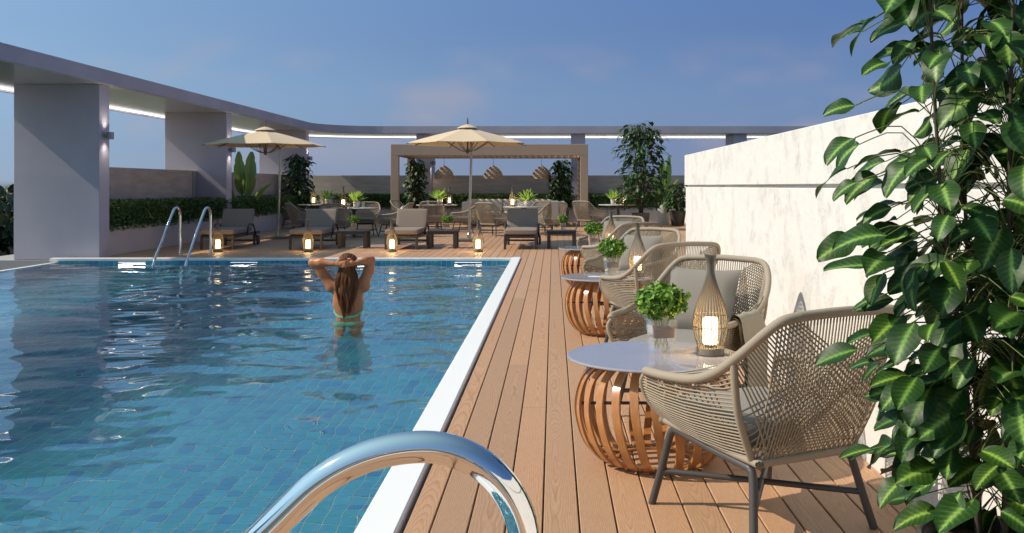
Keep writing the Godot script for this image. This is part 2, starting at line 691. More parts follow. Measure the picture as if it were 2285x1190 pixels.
func plank(parent: Node, x0: float, x1: float, z0: float, z1: float, m: Material) -> void:
	# top at y = 0; one of four boards of the wood picture, slid along at random
	var b := MB.new()
	var lane := rng.randi() % 4
	var off := rng.randf()
	var h := 0.024
	var e := 0.003
	var ux := func(x: float) -> float: return (lane + 0.04 + 0.92 * clampf((x - x0) / 0.136, 0.0, 1.0)) / 4.0
	var vz := func(z: float) -> float: return off + z / 5.6
	var q := func(a: Vector3, c: Vector3, d: Vector3, f: Vector3, o: Vector3) -> void:
		b.quad(a, c, d, f, o, [Vector2(ux.call(a.x), vz.call(a.z)), Vector2(ux.call(c.x), vz.call(c.z)), Vector2(ux.call(d.x), vz.call(d.z)), Vector2(ux.call(f.x), vz.call(f.z))])
	var y := rng.randf_range(-0.0006, 0.0006)
	q.call(Vector3(x0 + e, y, z1), Vector3(x1 - e, y, z1), Vector3(x1 - e, y, z0), Vector3(x0 + e, y, z0), Vector3.UP)
	q.call(Vector3(x0, y - e, z1), Vector3(x0 + e, y, z1), Vector3(x0 + e, y, z0), Vector3(x0, y - e, z0), Vector3(-1, 1, 0))
	q.call(Vector3(x1, y - e, z1), Vector3(x1 - e, y, z1), Vector3(x1 - e, y, z0), Vector3(x1, y - e, z0), Vector3(1, 1, 0))
	q.call(Vector3(x0, y - e, z1), Vector3(x0, y - h, z1), Vector3(x0, y - h, z0), Vector3(x0, y - e, z0), Vector3(-1, 0, 0))
	q.call(Vector3(x1, y - e, z1), Vector3(x1, y - h, z1), Vector3(x1, y - h, z0), Vector3(x1, y - e, z0), Vector3(1, 0, 0))
	q.call(Vector3(x0, y - e, z1), Vector3(x1, y - e, z1), Vector3(x1, y - h, z1), Vector3(x0, y - h, z1), Vector3(0, 0, 1))
	q.call(Vector3(x0, y - e, z0), Vector3(x1, y - e, z0), Vector3(x1, y - h, z0), Vector3(x0, y - h, z0), Vector3(0, 0, -1))
	part(parent, "plank", b, m)


func build_deck() -> void:
	var base := MB.new()
	base.quad(Vector3(-8.3, -0.026, -17.38), Vector3(5.0, -0.026, -17.38), Vector3(5.0, -0.026, -34.3), Vector3(-8.3, -0.026, -34.3), Vector3.UP)
	base.quad(Vector3(-0.575, -0.026, 3.0), Vector3(5.0, -0.026, 3.0), Vector3(5.0, -0.026, -17.38), Vector3(-0.575, -0.026, -17.38), Vector3.UP)
	var deck := structure("deck", "warm brown timber deck of long boards beside the pool", "deck", base, M.deck_joint)
	var woods := [M.wood_deck]
	for k in 3:
		var w: StandardMaterial3D = M.wood_deck.duplicate()
		w.albedo_color = [Color(0.96, 0.95, 0.94), Color(1.0, 0.975, 0.95), Color(0.93, 0.925, 0.92)][k]
		woods.append(w)
	var pitch := 0.1417
	var gap := 0.006
	for k in range(-56, 37):
		var x0 := -0.463 + pitch * k
		var x1 := x0 + pitch - gap
		if k == -1:
			plank(deck, x0, x1, -34.2, -17.388, woods[1])
			x0 = -0.5636
		var cuts := []
		if k < -1:
			if x0 < -8.26:
				continue
			cuts = [-17.385, -17.4 - rng.randf_range(3.0, 12.0), -34.2]
		elif x1 < 1.5:
			cuts = [2.6, -rng.randf_range(0.5, 7.5), -rng.randf_range(10.0, 17.0), -34.2]
			if k == -1:
				cuts = [2.6, -6.3, -17.385]
		elif x0 < 4.6:
			if x0 < 1.47:
				plank(deck, x0, 1.479, -10.38, 2.6, woods[2])
			cuts = [-10.4, -rng.randf_range(15.0, 28.0), -34.2]
		else:
			continue
		for c in cuts.size() - 1:
			plank(deck, x0, x1, cuts[c + 1] + 0.0015, cuts[c] - 0.0015, woods[rng.randi() % 4])


func build_pool() -> void:
	# coping round the rim, one white bevelled band
	var c := MB.new()
	c.span(POOL_R, -0.585, -0.16, 0.018, POOL_FAR - 0.16, 3.0, 0.008)
	c.span(-9.0, POOL_R - 0.002, -0.055, 0.006, POOL_FAR - 0.16, POOL_FAR, 0.004)
	structure("pool_coping", "smooth white coping along the edge of the pool", "coping", c, M.coping)
	var e := MB.new()
	e.span(POOL_L - 0.10, POOL_L, -1.4, -0.066, POOL_FAR, POOL_NEAR, 0.006)
	structure("pool_overflow_edge", "narrow pale overflow edge at the far side of the pool", "pool edge", e, M.coping)
	var b := MB.new()
	b.quad(Vector3(POOL_L, FLOOR_Y, POOL_NEAR), Vector3(POOL_R, FLOOR_Y, POOL_NEAR), Vector3(POOL_R, FLOOR_Y, POOL_FAR), Vector3(POOL_L, FLOOR_Y, POOL_FAR), Vector3.UP)
	b.quad(Vector3(POOL_L, FLOOR_Y, POOL_FAR), Vector3(POOL_R, FLOOR_Y, POOL_FAR), Vector3(POOL_R, -0.034, POOL_FAR), Vector3(POOL_L, -0.034, POOL_FAR), Vector3.BACK)
	b.quad(Vector3(POOL_R, FLOOR_Y, POOL_NEAR), Vector3(POOL_R, FLOOR_Y, POOL_FAR), Vector3(POOL_R, -0.1, POOL_FAR), Vector3(POOL_R, -0.1, POOL_NEAR), Vector3.LEFT)
	b.quad(Vector3(POOL_L, FLOOR_Y, POOL_NEAR), Vector3(POOL_L, FLOOR_Y, POOL_FAR), Vector3(POOL_L, -0.1, POOL_FAR), Vector3(POOL_L, -0.1, POOL_NEAR), Vector3.RIGHT)
	b.quad(Vector3(POOL_L, FLOOR_Y, POOL_NEAR), Vector3(POOL_R, FLOOR_Y, POOL_NEAR), Vector3(POOL_R, -0.1, POOL_NEAR), Vector3(POOL_L, -0.1, POOL_NEAR), Vector3.FORWARD)
	var basin := structure("pool_basin", "pool basin lined with small blue mosaic tiles and pale grout", "pool basin", b, M.grout)
	var tile := MB.new()
	tile.box(Vector3(0, 0.002, 0), Vector3(0.0850, 0.006, 0.0850), 0.0015)
	var mesh := tile.mesh()
	# tiles in blues and teals: instances carry their own glaze
	var glaze := [Vector3(0.042, 0.275, 0.395), Vector3(0.048, 0.295, 0.415), Vector3(0.040, 0.260, 0.385), Vector3(0.044, 0.305, 0.38), Vector3(0.040, 0.205, 0.375), Vector3(0.060, 0.315, 0.43)]
	var mats := []
	for g in glaze:
		var m: StandardMaterial3D = mat("tile_%d" % mats.size(), lin(g.x, g.y, g.z), 0.25)
		mats.append(m)
	var xs := []
	var cs := []
	var nx := int((POOL_R - POOL_L) / 0.09)
	var nz := int((POOL_NEAR - POOL_FAR) / 0.09)
	var done := 0
	for iz in range(nz - 1, -1, -1):
		for ix in nx:
			var at := Vector3(POOL_R - 0.045 - ix * 0.09, FLOOR_Y, POOL_FAR + 0.045 + iz * 0.09)
			var kind := mini(rng.randi() % 7, 5)
			# the 300 that show largest: nearest rows inside the frame
			if done < 300 and at.z < -5.2 and at.z > -6.6 and at.x < -1.7 and at.x > -3.5:
				var o := part(basin, "tile", mesh, mats[kind])
				o.position = at
				done += 1
				continue
			xs.append(Transform3D(Basis(), at))
			var g2: Vector3 = glaze[kind] * rng.randf_range(0.9, 1.06)
			cs.append(Color(g2.x, g2.y, g2.z))
	for iy in 12:
		for ix in nx:
			xs.append(Transform3D(Basis(Vector3.RIGHT, PI / 2), Vector3(POOL_R - 0.045 - ix * 0.09, FLOOR_Y + 0.05 + iy * 0.09, POOL_FAR)))
			var g3: Vector3 = glaze[mini(rng.randi() % 7, 5)]
			cs.append(Color(g3.x, g3.y, g3.z))
		for iz in (nz if iy < 11 else 0):
			xs.append(Transform3D(Basis(Vector3.FORWARD, PI / 2), Vector3(POOL_L, FLOOR_Y + 0.05 + iy * 0.09, POOL_FAR + 0.045 + iz * 0.09)))
			var g4: Vector3 = glaze[mini(rng.randi() % 7, 5)]
			cs.append(Color(g4.x, g4.y, g4.z))
	scatter(basin, "tile_field", mesh, M.pool_tile, xs, cs)
	build_water()
	# slim light bars set in the far pool wall at the water line
	for k in 4:
		var x := -7.52 + 2.0 * k
		var l := thing("pool_light", "slim white light bar in the pool wall at the water line", "pool light", Vector3(x, WATER + 0.020, POOL_FAR + 0.012), 0.0, "light bars along the far pool wall")
		var f := MB.new()
		f.box(Vector3.ZERO, Vector3(0.50, 0.018, 0.010), 0.003)
		part(l, "housing", f, M.sconce_metal)
		var g5 := MB.new()
		g5.box(Vector3(0, 0, 0.008), Vector3(0.48, 0.005, 0.010), 0.002)
		part(l, "light_strip", g5, M.led_glow)
		var a := AreaLight3D.new()
		a.name = "glow"
		a.area_size = Vector2(0.48, 0.02)
		a.light_energy = 0.02
		a.shadow_enabled = true
		a.position = Vector3(0, 0, 0.016)
		a.rotation.y = PI
		l.add_child(a, true)


func build_water() -> void:
	var nx := 150
	var nz := 440
	var waves := []
	for k in 26:
		var lam: float = 0.20 * pow(8.0, rng.randf())
		var th := rng.randfn(PI / 2, 0.75)
		var slope := 0.0085 * pow(lam / 0.5, 0.25)
		waves.append([Vector2(cos(th), sin(th)) * TAU / lam, slope, rng.randf() * TAU])
	var patch := FastNoiseLite.new()
	patch.seed = 5
	patch.frequency = 0.35
	var warp := FastNoiseLite.new()
	warp.seed = 9
	warp.frequency = 0.5
	var b := MB.new()
	for iz in nz + 1:
		# rows closer together near the camera
		var z := POOL_NEAR + (POOL_FAR + 0.001 - POOL_NEAR) * float(iz) / nz
		for ix in nx + 1:
			var x := POOL_L + 0.001 + (POOL_R - 0.002 - POOL_L) * float(ix) / nx
			var calm := clampf(0.85 + 0.75 * patch.get_noise_2d(x, z), 0.25, 1.7)
			calm *= lerpf(1.1, 2.0, smoothstep(6.0, 13.0, -z))
			var px := x + 0.25 * warp.get_noise_2d(x, z)
			var pz := z + 0.25 * warp.get_noise_2d(x + 40.0, z)
			var gx := 0.0
			var gz := 0.0
			var y := 0.0
			for w in waves:
				var k: Vector2 = w[0]
				var ph: float = k.x * px + k.y * pz + w[2]
				var cs: float = cos(ph) * w[1]
				var kl := k.length()
				gx += cs * k.x / kl
				gz += cs * k.y / kl
				y += sin(ph) * w[1] / kl
			b.p(Vector3(x, WATER + y * calm, z), Vector3(-gx * calm, 1, -gz * calm))
	for iz in nz:
		for ix in nx:
			var q := iz * (nx + 1) + ix
			b.tri(q, q + 1, q + nx + 2)
			b.tri(q, q + nx + 2, q + nx + 1)
	structure("water", "rippled clear blue pool water mirroring the sky", "water", b, M.water)


func sweep(b: MB, off0: float, off1: float, y0: float, y1: float) -> void:
	# a band of the frame: straight along the pool, round the corner, straight along the back; offsets outwards from the inner face
	var line := []
	line.append([Vector2(-8.12, 4.0), Vector2(-1, 0)])
	line.append([Vector2(-8.12, -31.9), Vector2(-1, 0)])
	for k in range(1, 12):
		var a := PI / 2 * k / 12.0
		line.append([Vector2(-6.02 - 2.1 * cos(a), -31.9 - 2.1 * sin(a)), Vector2(-cos(a), -sin(a))])
	line.append([Vector2(-6.02, -34.0), Vector2(0, -1)])
	line.append([Vector2(24.0, -34.0), Vector2(0, -1)])
	for k in line.size() - 1:
		var p0: Vector2 = line[k][0]
		var p1: Vector2 = line[k + 1][0]
		var n0: Vector2 = line[k][1]
		var n1: Vector2 = line[k + 1][1]
		var v := func(p: Vector2, n: Vector2, o: float, y: float) -> Vector3: return Vector3(p.x + n.x * o, y, p.y + n.y * o)
		var nn := (n0 + n1) / 2
		b.quad(v.call(p0, n0, off0, y0), v.call(p1, n1, off0, y0), v.call(p1, n1, off0, y1), v.call(p0, n0, off0, y1), Vector3(-nn.x, 0, -nn.y))
		b.quad(v.call(p0, n0, off1, y0), v.call(p1, n1, off1, y0), v.call(p1, n1, off1, y1), v.call(p0, n0, off1, y1), Vector3(nn.x, 0, nn.y))
		b.quad(v.call(p0, n0, off0, y1), v.call(p1, n1, off0, y1), v.call(p1, n1, off1, y1), v.call(p0, n0, off1, y1), Vector3.UP)
		b.quad(v.call(p0, n0, off0, y0), v.call(p1, n1, off0, y0), v.call(p1, n1, off1, y0), v.call(p0, n0, off1, y0), Vector3.DOWN)


func build_frame() -> void:
	var t := thing("roof_frame", "long pale concrete beam on slab columns, curving round the terrace corner, lit underneath", "roof frame")
	var b := MB.new()
	sweep(b, 0.0, 2.34, 3.16, 3.41)
	part(t, "beam", b, M.plaster)
	var s := MB.new()
	sweep(s, 0.04, 2.30, 3.145, 3.159)
	part(t, "soffit_panel", s, M.soffit)
	var lip := MB.new()
	sweep(lip, 2.22, 2.30, 3.075, 3.144)
	part(t, "outer_lip", lip, M.plaster)
	var led := MB.new()
	sweep(led, 2.17, 2.21, 3.108, 3.143)
	part(t, "led_strip_light", led, M.led_glow)
	for d in [17.45, 24.24, 32.0]:
		var c := MB.new()
		c.span(-9.78, -8.23, -0.04, 3.144, -d - 0.40, -d, 0.006)
		part(t, "column", c, M.plaster)
	for x in [-4.87, 0.65, 6.39]:
		var c2 := MB.new()
		c2.span(x, x + 0.48, -0.04, 3.144, -35.75, -34.2, 0.006)
		part(t, "column", c2, M.plaster)
	for a in [[Vector3(-10.3, 3.10, -21.0), 6.5, true], [Vector3(-10.3, 3.10, -28.0), 7.0, true], [Vector3(-10.3, 3.10, -14.0), 6.0, true], [Vector3(-2.0, 3.10, -36.18), 7.5, false], [Vector3(4.5, 3.10, -36.18), 5.0, false]]:
		var l := AreaLight3D.new()
		l.name = "led_light"
		l.area_size = Vector2(0.04, a[1]) if a[2] else Vector2(a[1], 0.04)
		l.light_energy = 0.3
		l.light_color = Color(1.0, 0.98, 0.95)
		l.shadow_enabled = true
		l.position = a[0]
		l.rotation.x = -PI / 2
		t.add_child(l, true)


func build_walls() -> void:
	# white wall beside the deck: a body and a cap with a shadow gap between
	var w := thing("white_wall", "tall white mottled plaster wall with a groove, beside the lounge chairs", "wall", Vector3(1.47, 0, -10.8))
	var b := MB.new()
	b.span(0.012, 0.42, -0.03, 1.288, 0.015, 14.5, 0.004)
	part(w, "wall_body", b, M.stucco)
	var g := MB.new()
	g.span(0.030, 0.40, 1.286, 1.312, 0.03, 14.48)
	part(w, "shadow_gap", g, M.stucco)
	var c := MB.new()
	c.span(0.0, 0.43, 1.308, 1.642, 0.0, 14.5, 0.004)
	part(w, "wall_cap", c, M.stucco)
	# parapets
	var names := [
		["brown stone parapet between the first two slab columns behind the long hedge", -9.17, -8.97, -24.24, -17.85],
		["brown stone parapet behind the banana plant in the long hedge", -9.17, -8.97, -32.0, -24.64],
	]
	for a in names:
		var p := thing("parapet_wall", a[0], "parapet", Vector3((a[1] + a[2]) / 2, 0, (a[3] + a[4]) / 2), 0.0, "stone parapets round the terrace")
		var m := MB.new()
		m.span((a[1] - a[2]) / 2, (a[2] - a[1]) / 2, -0.04, 1.68, (a[3] - a[4]) / 2, (a[4] - a[3]) / 2, 0.006)
		part(p, "stone_face", m, M.stone)
		if a[3] == -24.24:
			var pp := MB.new()
			pp.span(0.1, 0.13, -0.04, 1.66, (a[3] - a[4]) / 2 + 0.03, (a[3] - a[4]) / 2 + 0.33, 0.004)
			part(p, "end_panel", pp, M.sconce_metal)
	var backs := [
		["brown stone parapet behind the tables, from terrace corner to pergola", -9.17, -4.875],
		["brown stone parapet behind the pergola sofa", -4.385, 0.645],
		["brown stone parapet behind the tall potted plants", 1.135, 6.385],
	]
	for a in backs:
		var p2 := thing("parapet_wall", a[0], "parapet", Vector3((a[1] + a[2]) / 2, 0, -35.05), 0.0, "stone parapets round the terrace")
		var m2 := MB.new()
		m2.span((a[1] - a[2]) / 2, (a[2] - a[1]) / 2, -0.04, 1.68, -0.1, 0.1, 0.006)
		part(p2, "stone_face", m2, M.stone)
	var r := thing("side_wall", "pale low plaster wall standing past the end of the white wall", "wall", Vector3(4.75, 0, -28.0))
	var rm := MB.new()
	rm.span(-0.12, 0.12, -0.04, 1.62, -6.0, 14.0, 0.006)
	part(r, "wall_body", rm, M.stucco)
	# planters
	var pl := thing("planter_box", "long grey planter box under the hedge along the parapet", "planter", Vector3(-8.6, 0, -26.0))
	var pm := MB.new()
	pm.span(-0.36, 0.34, -0.02, 0.53, -8.2, 8.12, 0.008)
	part(pl, "box", pm, M.planter_paint)
	var pl2 := thing("planter_box", "grey planter box under the hedge behind the pergola", "planter", Vector3(-2.0, 0, -34.55))
	var pm2 := MB.new()
	pm2.span(-6.2, 6.7, -0.02, 0.53, -0.38, 0.34, 0.008)
	part(pl2, "box", pm2, M.planter_paint)


func leaf_simple(l: float, w: float, fold := 0.25) -> ArrayMesh:
	# small leaf of eight triangles, folded along the midrib and bent down
	var b := MB.new()
	var rows := [[0.0, 0.0], [0.35, 1.0], [0.7, 0.85], [1.0, 0.0]]
	for r in rows:
		var z: float = r[0] * l
		var y: float = -0.25 * l * r[0] * r[0]
		var hw: float = r[1] * w / 2
		b.p(Vector3(-hw, y + hw * fold, z), Vector3(0.4, 1, 0.3))
		b.p(Vector3(0, y, z), Vector3(0, 1, 0.3))
		b.p(Vector3(hw, y + hw * fold, z), Vector3(-0.4, 1, 0.3))
	for k in 3:
		var q := k * 3
		for e in 2:
			b.tri(q + e, q + e + 3, q + e + 4)
			b.tri(q + e, q + e + 4, q + e + 1)
	return b.mesh()


func build_hedges() -> void:
	var leaf := leaf_simple(0.055, 0.032)
	for a in [["hedge", "clipped dark green leafy hedge in the long planter box", Vector3(-8.60, 0.5, -25.9), 0.72, 16.1, 0.46], ["hedge", "clipped dark green hedge behind the pergola and tables", Vector3(-2.0, 0.5, -34.55), 12.4, 0.72, 0.47]]:
		var t := thing(a[0], a[1], "hedge", a[2])
		var sx: float = a[3]
		var sz: float = a[4]
		var sy: float = a[5]
		# woody branches inside, rising from the soil
		var c := MB.new()
		for k in int(maxf(sx, sz) * 9.0):
			var p0 := Vector3(rng.randf_range(-sx / 2 + 0.1, sx / 2 - 0.1), 0.0, rng.randf_range(-sz / 2 + 0.1, sz / 2 - 0.1))
			for j in 3:
				c.tube([p0, p0 + Vector3(rng.randfn(0, 0.05), sy * 0.5, rng.randfn(0, 0.05)), p0 + Vector3(rng.randfn(0, 0.1), sy * 0.9, rng.randfn(0, 0.1))], [0.012, 0.008, 0.003], 4, false)
		part(t, "branches", c, M.bark).set_meta("kind", "stuff")
		var xs := []
		var cs := []
		var bumps := FastNoiseLite.new()
		bumps.seed = 4
		bumps.frequency = 1.6
		var n := int((sx * sz + sy * (sx + sz)) * 2600.0)
		for k in n:
			var side := rng.randf() * (sx * sz + sy * (sx + sz))
			var q: Vector3
			var o: Vector3
			if side < sx * sz:
				q = Vector3(rng.randf_range(-sx / 2, sx / 2), sy, rng.randf_range(-sz / 2, sz / 2))
				o = Vector3.UP
			elif side < sx * sz + sy * sz:
				q = Vector3(sx / 2, rng.randf_range(-0.03, sy), rng.randf_range(-sz / 2, sz / 2))
				o = Vector3.RIGHT
			else:
				q = Vector3(rng.randf_range(-sx / 2, sx / 2), rng.randf_range(-0.03, sy), sz / 2)
				o = Vector3.BACK
			var out := 0.05 * bumps.get_noise_3dv(q * 2.0) + rng.randf_range(-0.02, 0.02) - 0.16 * pow(rng.randf(), 2.0)
			q += o * out
			var d := (o + Vector3(rng.randfn(0, 0.7), rng.randfn(0.1, 0.6), rng.randfn(0, 0.7))).normalized()
			var bs := look(d, Vector3(rng.randfn(0, 0.4), 1, rng.randfn(0, 0.4))) * rng.randf_range(0.7, 1.3)
			xs.append(Transform3D(bs, q))
			var g := rng.randf()
			var col := Color(0.055, 0.115, 0.028).lerp(Color(0.18, 0.27, 0.075), g * g)
			if rng.randf() < 0.02:
				col = Color(0.30, 0.30, 0.20)
			cs.append(col)
		scatter(t, "foliage", leaf, M.leaf_tint, xs, cs)


func build_far_trees() -> void:
	var clump := leaf_simple(0.9, 0.6)
	var labels := ["broad dark tree below the terrace, beyond the overflow edge", "taller dark tree below the terrace, behind the broad one", "olive tinged tree below the terrace beyond the pool edge", "small rounded tree low beyond the pool edge"]
	var spots := [Vector3(-40.5, -26, -68), Vector3(-50, -26, -84), Vector3(-36.5, -26, -61), Vector3(-33, -26, -55)]
	var tops := [0.4, 0.9, -1.6, -3.0]
	for k in 4:
		var h: float = tops[k] + 26.0
		var t := thing("tree", labels[k], "tree", spots[k], 0.0, "trees below the terrace")
		var tr := MB.new()
		tr.tube([Vector3(0, -0.1, 0), Vector3(0.2, h * 0.3, 0), Vector3(-0.1, h * 0.6, 0.1), Vector3(0.3, h * 0.85, 0)], [0.5, 0.4, 0.28, 0.1], 8)
		for j in 7:
			var a := TAU * j / 7.0
			tr.tube([Vector3(0, h * (0.45 + 0.05 * j), 0), Vector3(cos(a) * 1.8, h * (0.56 + 0.045 * j), sin(a) * 1.8), Vector3(cos(a) * 3.4, h * (0.62 + 0.04 * j), sin(a) * 3.4)], [0.2, 0.13, 0.05], 6)
		part(t, "trunk", tr, M.bark)
		var xs := []
		var cs := []
		for j in 26:
			var a2 := rng.randf() * TAU
			var rr := sqrt(rng.randf()) * 4.2
			var yy := h * rng.randf_range(0.42, 0.95)
			rr *= 1.0 - pow(absf(yy / h - 0.65) / 0.4, 2.0) * 0.7
			var cen := Vector3(cos(a2) * rr, yy, sin(a2) * rr)
			for e in 170:
				var d := Vector3(rng.randfn(), rng.randfn(), rng.randfn()).normalized()
				var q := cen + d * 1.7 * pow(rng.randf(), 0.4) * Vector3(1, 0.75, 1)
				q.y = minf(q.y, h - 0.2 * rng.randf())
				xs.append(Transform3D(look(d, Vector3(rng.randfn(), 1, rng.randfn())) * rng.randf_range(0.5, 1.1), q))
				cs.append(Color(0.035, 0.058, 0.028).lerp(Color(0.085, 0.095, 0.05), rng.randf()))
		scatter(t, "crown", clump, M.leaf_tint, xs, cs)


# ---------------------------------------------------------------- ladders, chairs, tables

func ladder_rail() -> MB:
	# in the plane x = 0; +z runs out over the pool, the deck post stands at z = -0.16
	var b := MB.new()
	var pts := [Vector3(0, -0.02, -0.155), Vector3(0, 0.35, -0.155), Vector3(0, 0.74, -0.155)]
	for k in range(1, 19):
		var a := PI / 2 * k / 18.0
		pts.append(Vector3(0, 0.74 + 0.155 * sin(a), -0.155 * cos(a)))
	for k in range(1, 17):
		var a := PI / 4 * k / 16.0
		pts.append(Vector3(0, 0.625 + 0.27 * cos(a), 0.27 * sin(a)))
	var e: Vector3 = pts[pts.size() - 1]
	pts.append(e + Vector3(0, -0.35, 0.36))
	pts.append(e + Vector3(0, -0.80, 0.80))
	pts.append(e + Vector3(0, -0.93, 0.88))
	pts.append(e + Vector3(0, -1.35, 0.92))
	b.tube(pts, 0.0245, 20)
	return b


func build_ladders() -> void:
	for a in [[Vector3(-6.70, 0, -17.86), 0.0, "polished steel pool ladder with two rails at the planter end of the pool"], [Vector3(-0.20, 0, -1.21), -PI / 2, "polished steel pool ladder rail arching from the deck over the white coping"]]:
		var t := thing("pool_ladder", a[2], "ladder", a[0], a[1])
		var rail := ladder_rail().mesh()
		for s in [-1.0, 1.0]:
			var r := part(t, "rail", rail, M.chrome)
			r.position.x = 0.285 * s
			var f := MB.new()
			f.lathe([Vector2(0.0, 0.012), Vector2(0.05, 0.012), Vector2(0.052, 0.008), Vector2(0.052, 0.0)], 20, true)
			var fl := part(r, "floor_flange", f, M.chrome)
			fl.position = Vector3(0, 0.002, -0.155)
		for k in 2:
			var st := MB.new()
			st.box(Vector3(0, -0.35 - 0.28 * k, 1.06 + 0.015 * k), Vector3(0.53, 0.025, 0.07), 0.006)
			part(t, "tread", st, M.chrome)


func chair_points(s: float) -> Array:
	return [Vector3(0.335 * s, 0.545, 0.315), Vector3(0.362 * s, 0.558, 0.26), Vector3(0.372 * s, 0.565, 0.12), Vector3(0.372 * s, 0.585, -0.06), Vector3(0.368 * s, 0.635, -0.20), Vector3(0.350 * s, 0.715, -0.315), Vector3(0.318 * s, 0.79, -0.395), Vector3(0.275 * s, 0.838, -0.438), Vector3(0.215 * s, 0.853, -0.455)]


func at_len(pts: Array, f: float) -> Vector3:
	var x := clampf(f, 0.0, 1.0) * (pts.size() - 1)
	var k := mini(int(x), pts.size() - 2)
	return pts[k].lerp(pts[k + 1], x - k)


func even(pts: Array, n: int) -> Array:
	var total := 0.0
	for k in pts.size() - 1:
		total += pts[k].distance_to(pts[k + 1])
	var out := [pts[0]]
	var run := 0.0
	var want := 1
	for k in pts.size() - 1:
		var seg: float = pts[k].distance_to(pts[k + 1])
		while want < n and run + seg >= total * want / (n - 1) - 1e-6:
			out.append(pts[k].lerp(pts[k + 1], clampf((total * want / (n - 1) - run) / maxf(seg, 1e-6), 0, 1)))
			want += 1
		run += seg
	while out.size() < n:
		out.append(pts[pts.size() - 1])
	return out


func rope(b: MB, a: Vector3, c: Vector3, bow: Vector3, r := 0.0034) -> void:
	b.tube([a, a.lerp(c, 0.25) + bow * 0.75, a.lerp(c, 0.5) + bow, a.lerp(c, 0.75) + bow * 0.75, c], r, 5, false)


var chair_mesh := {}


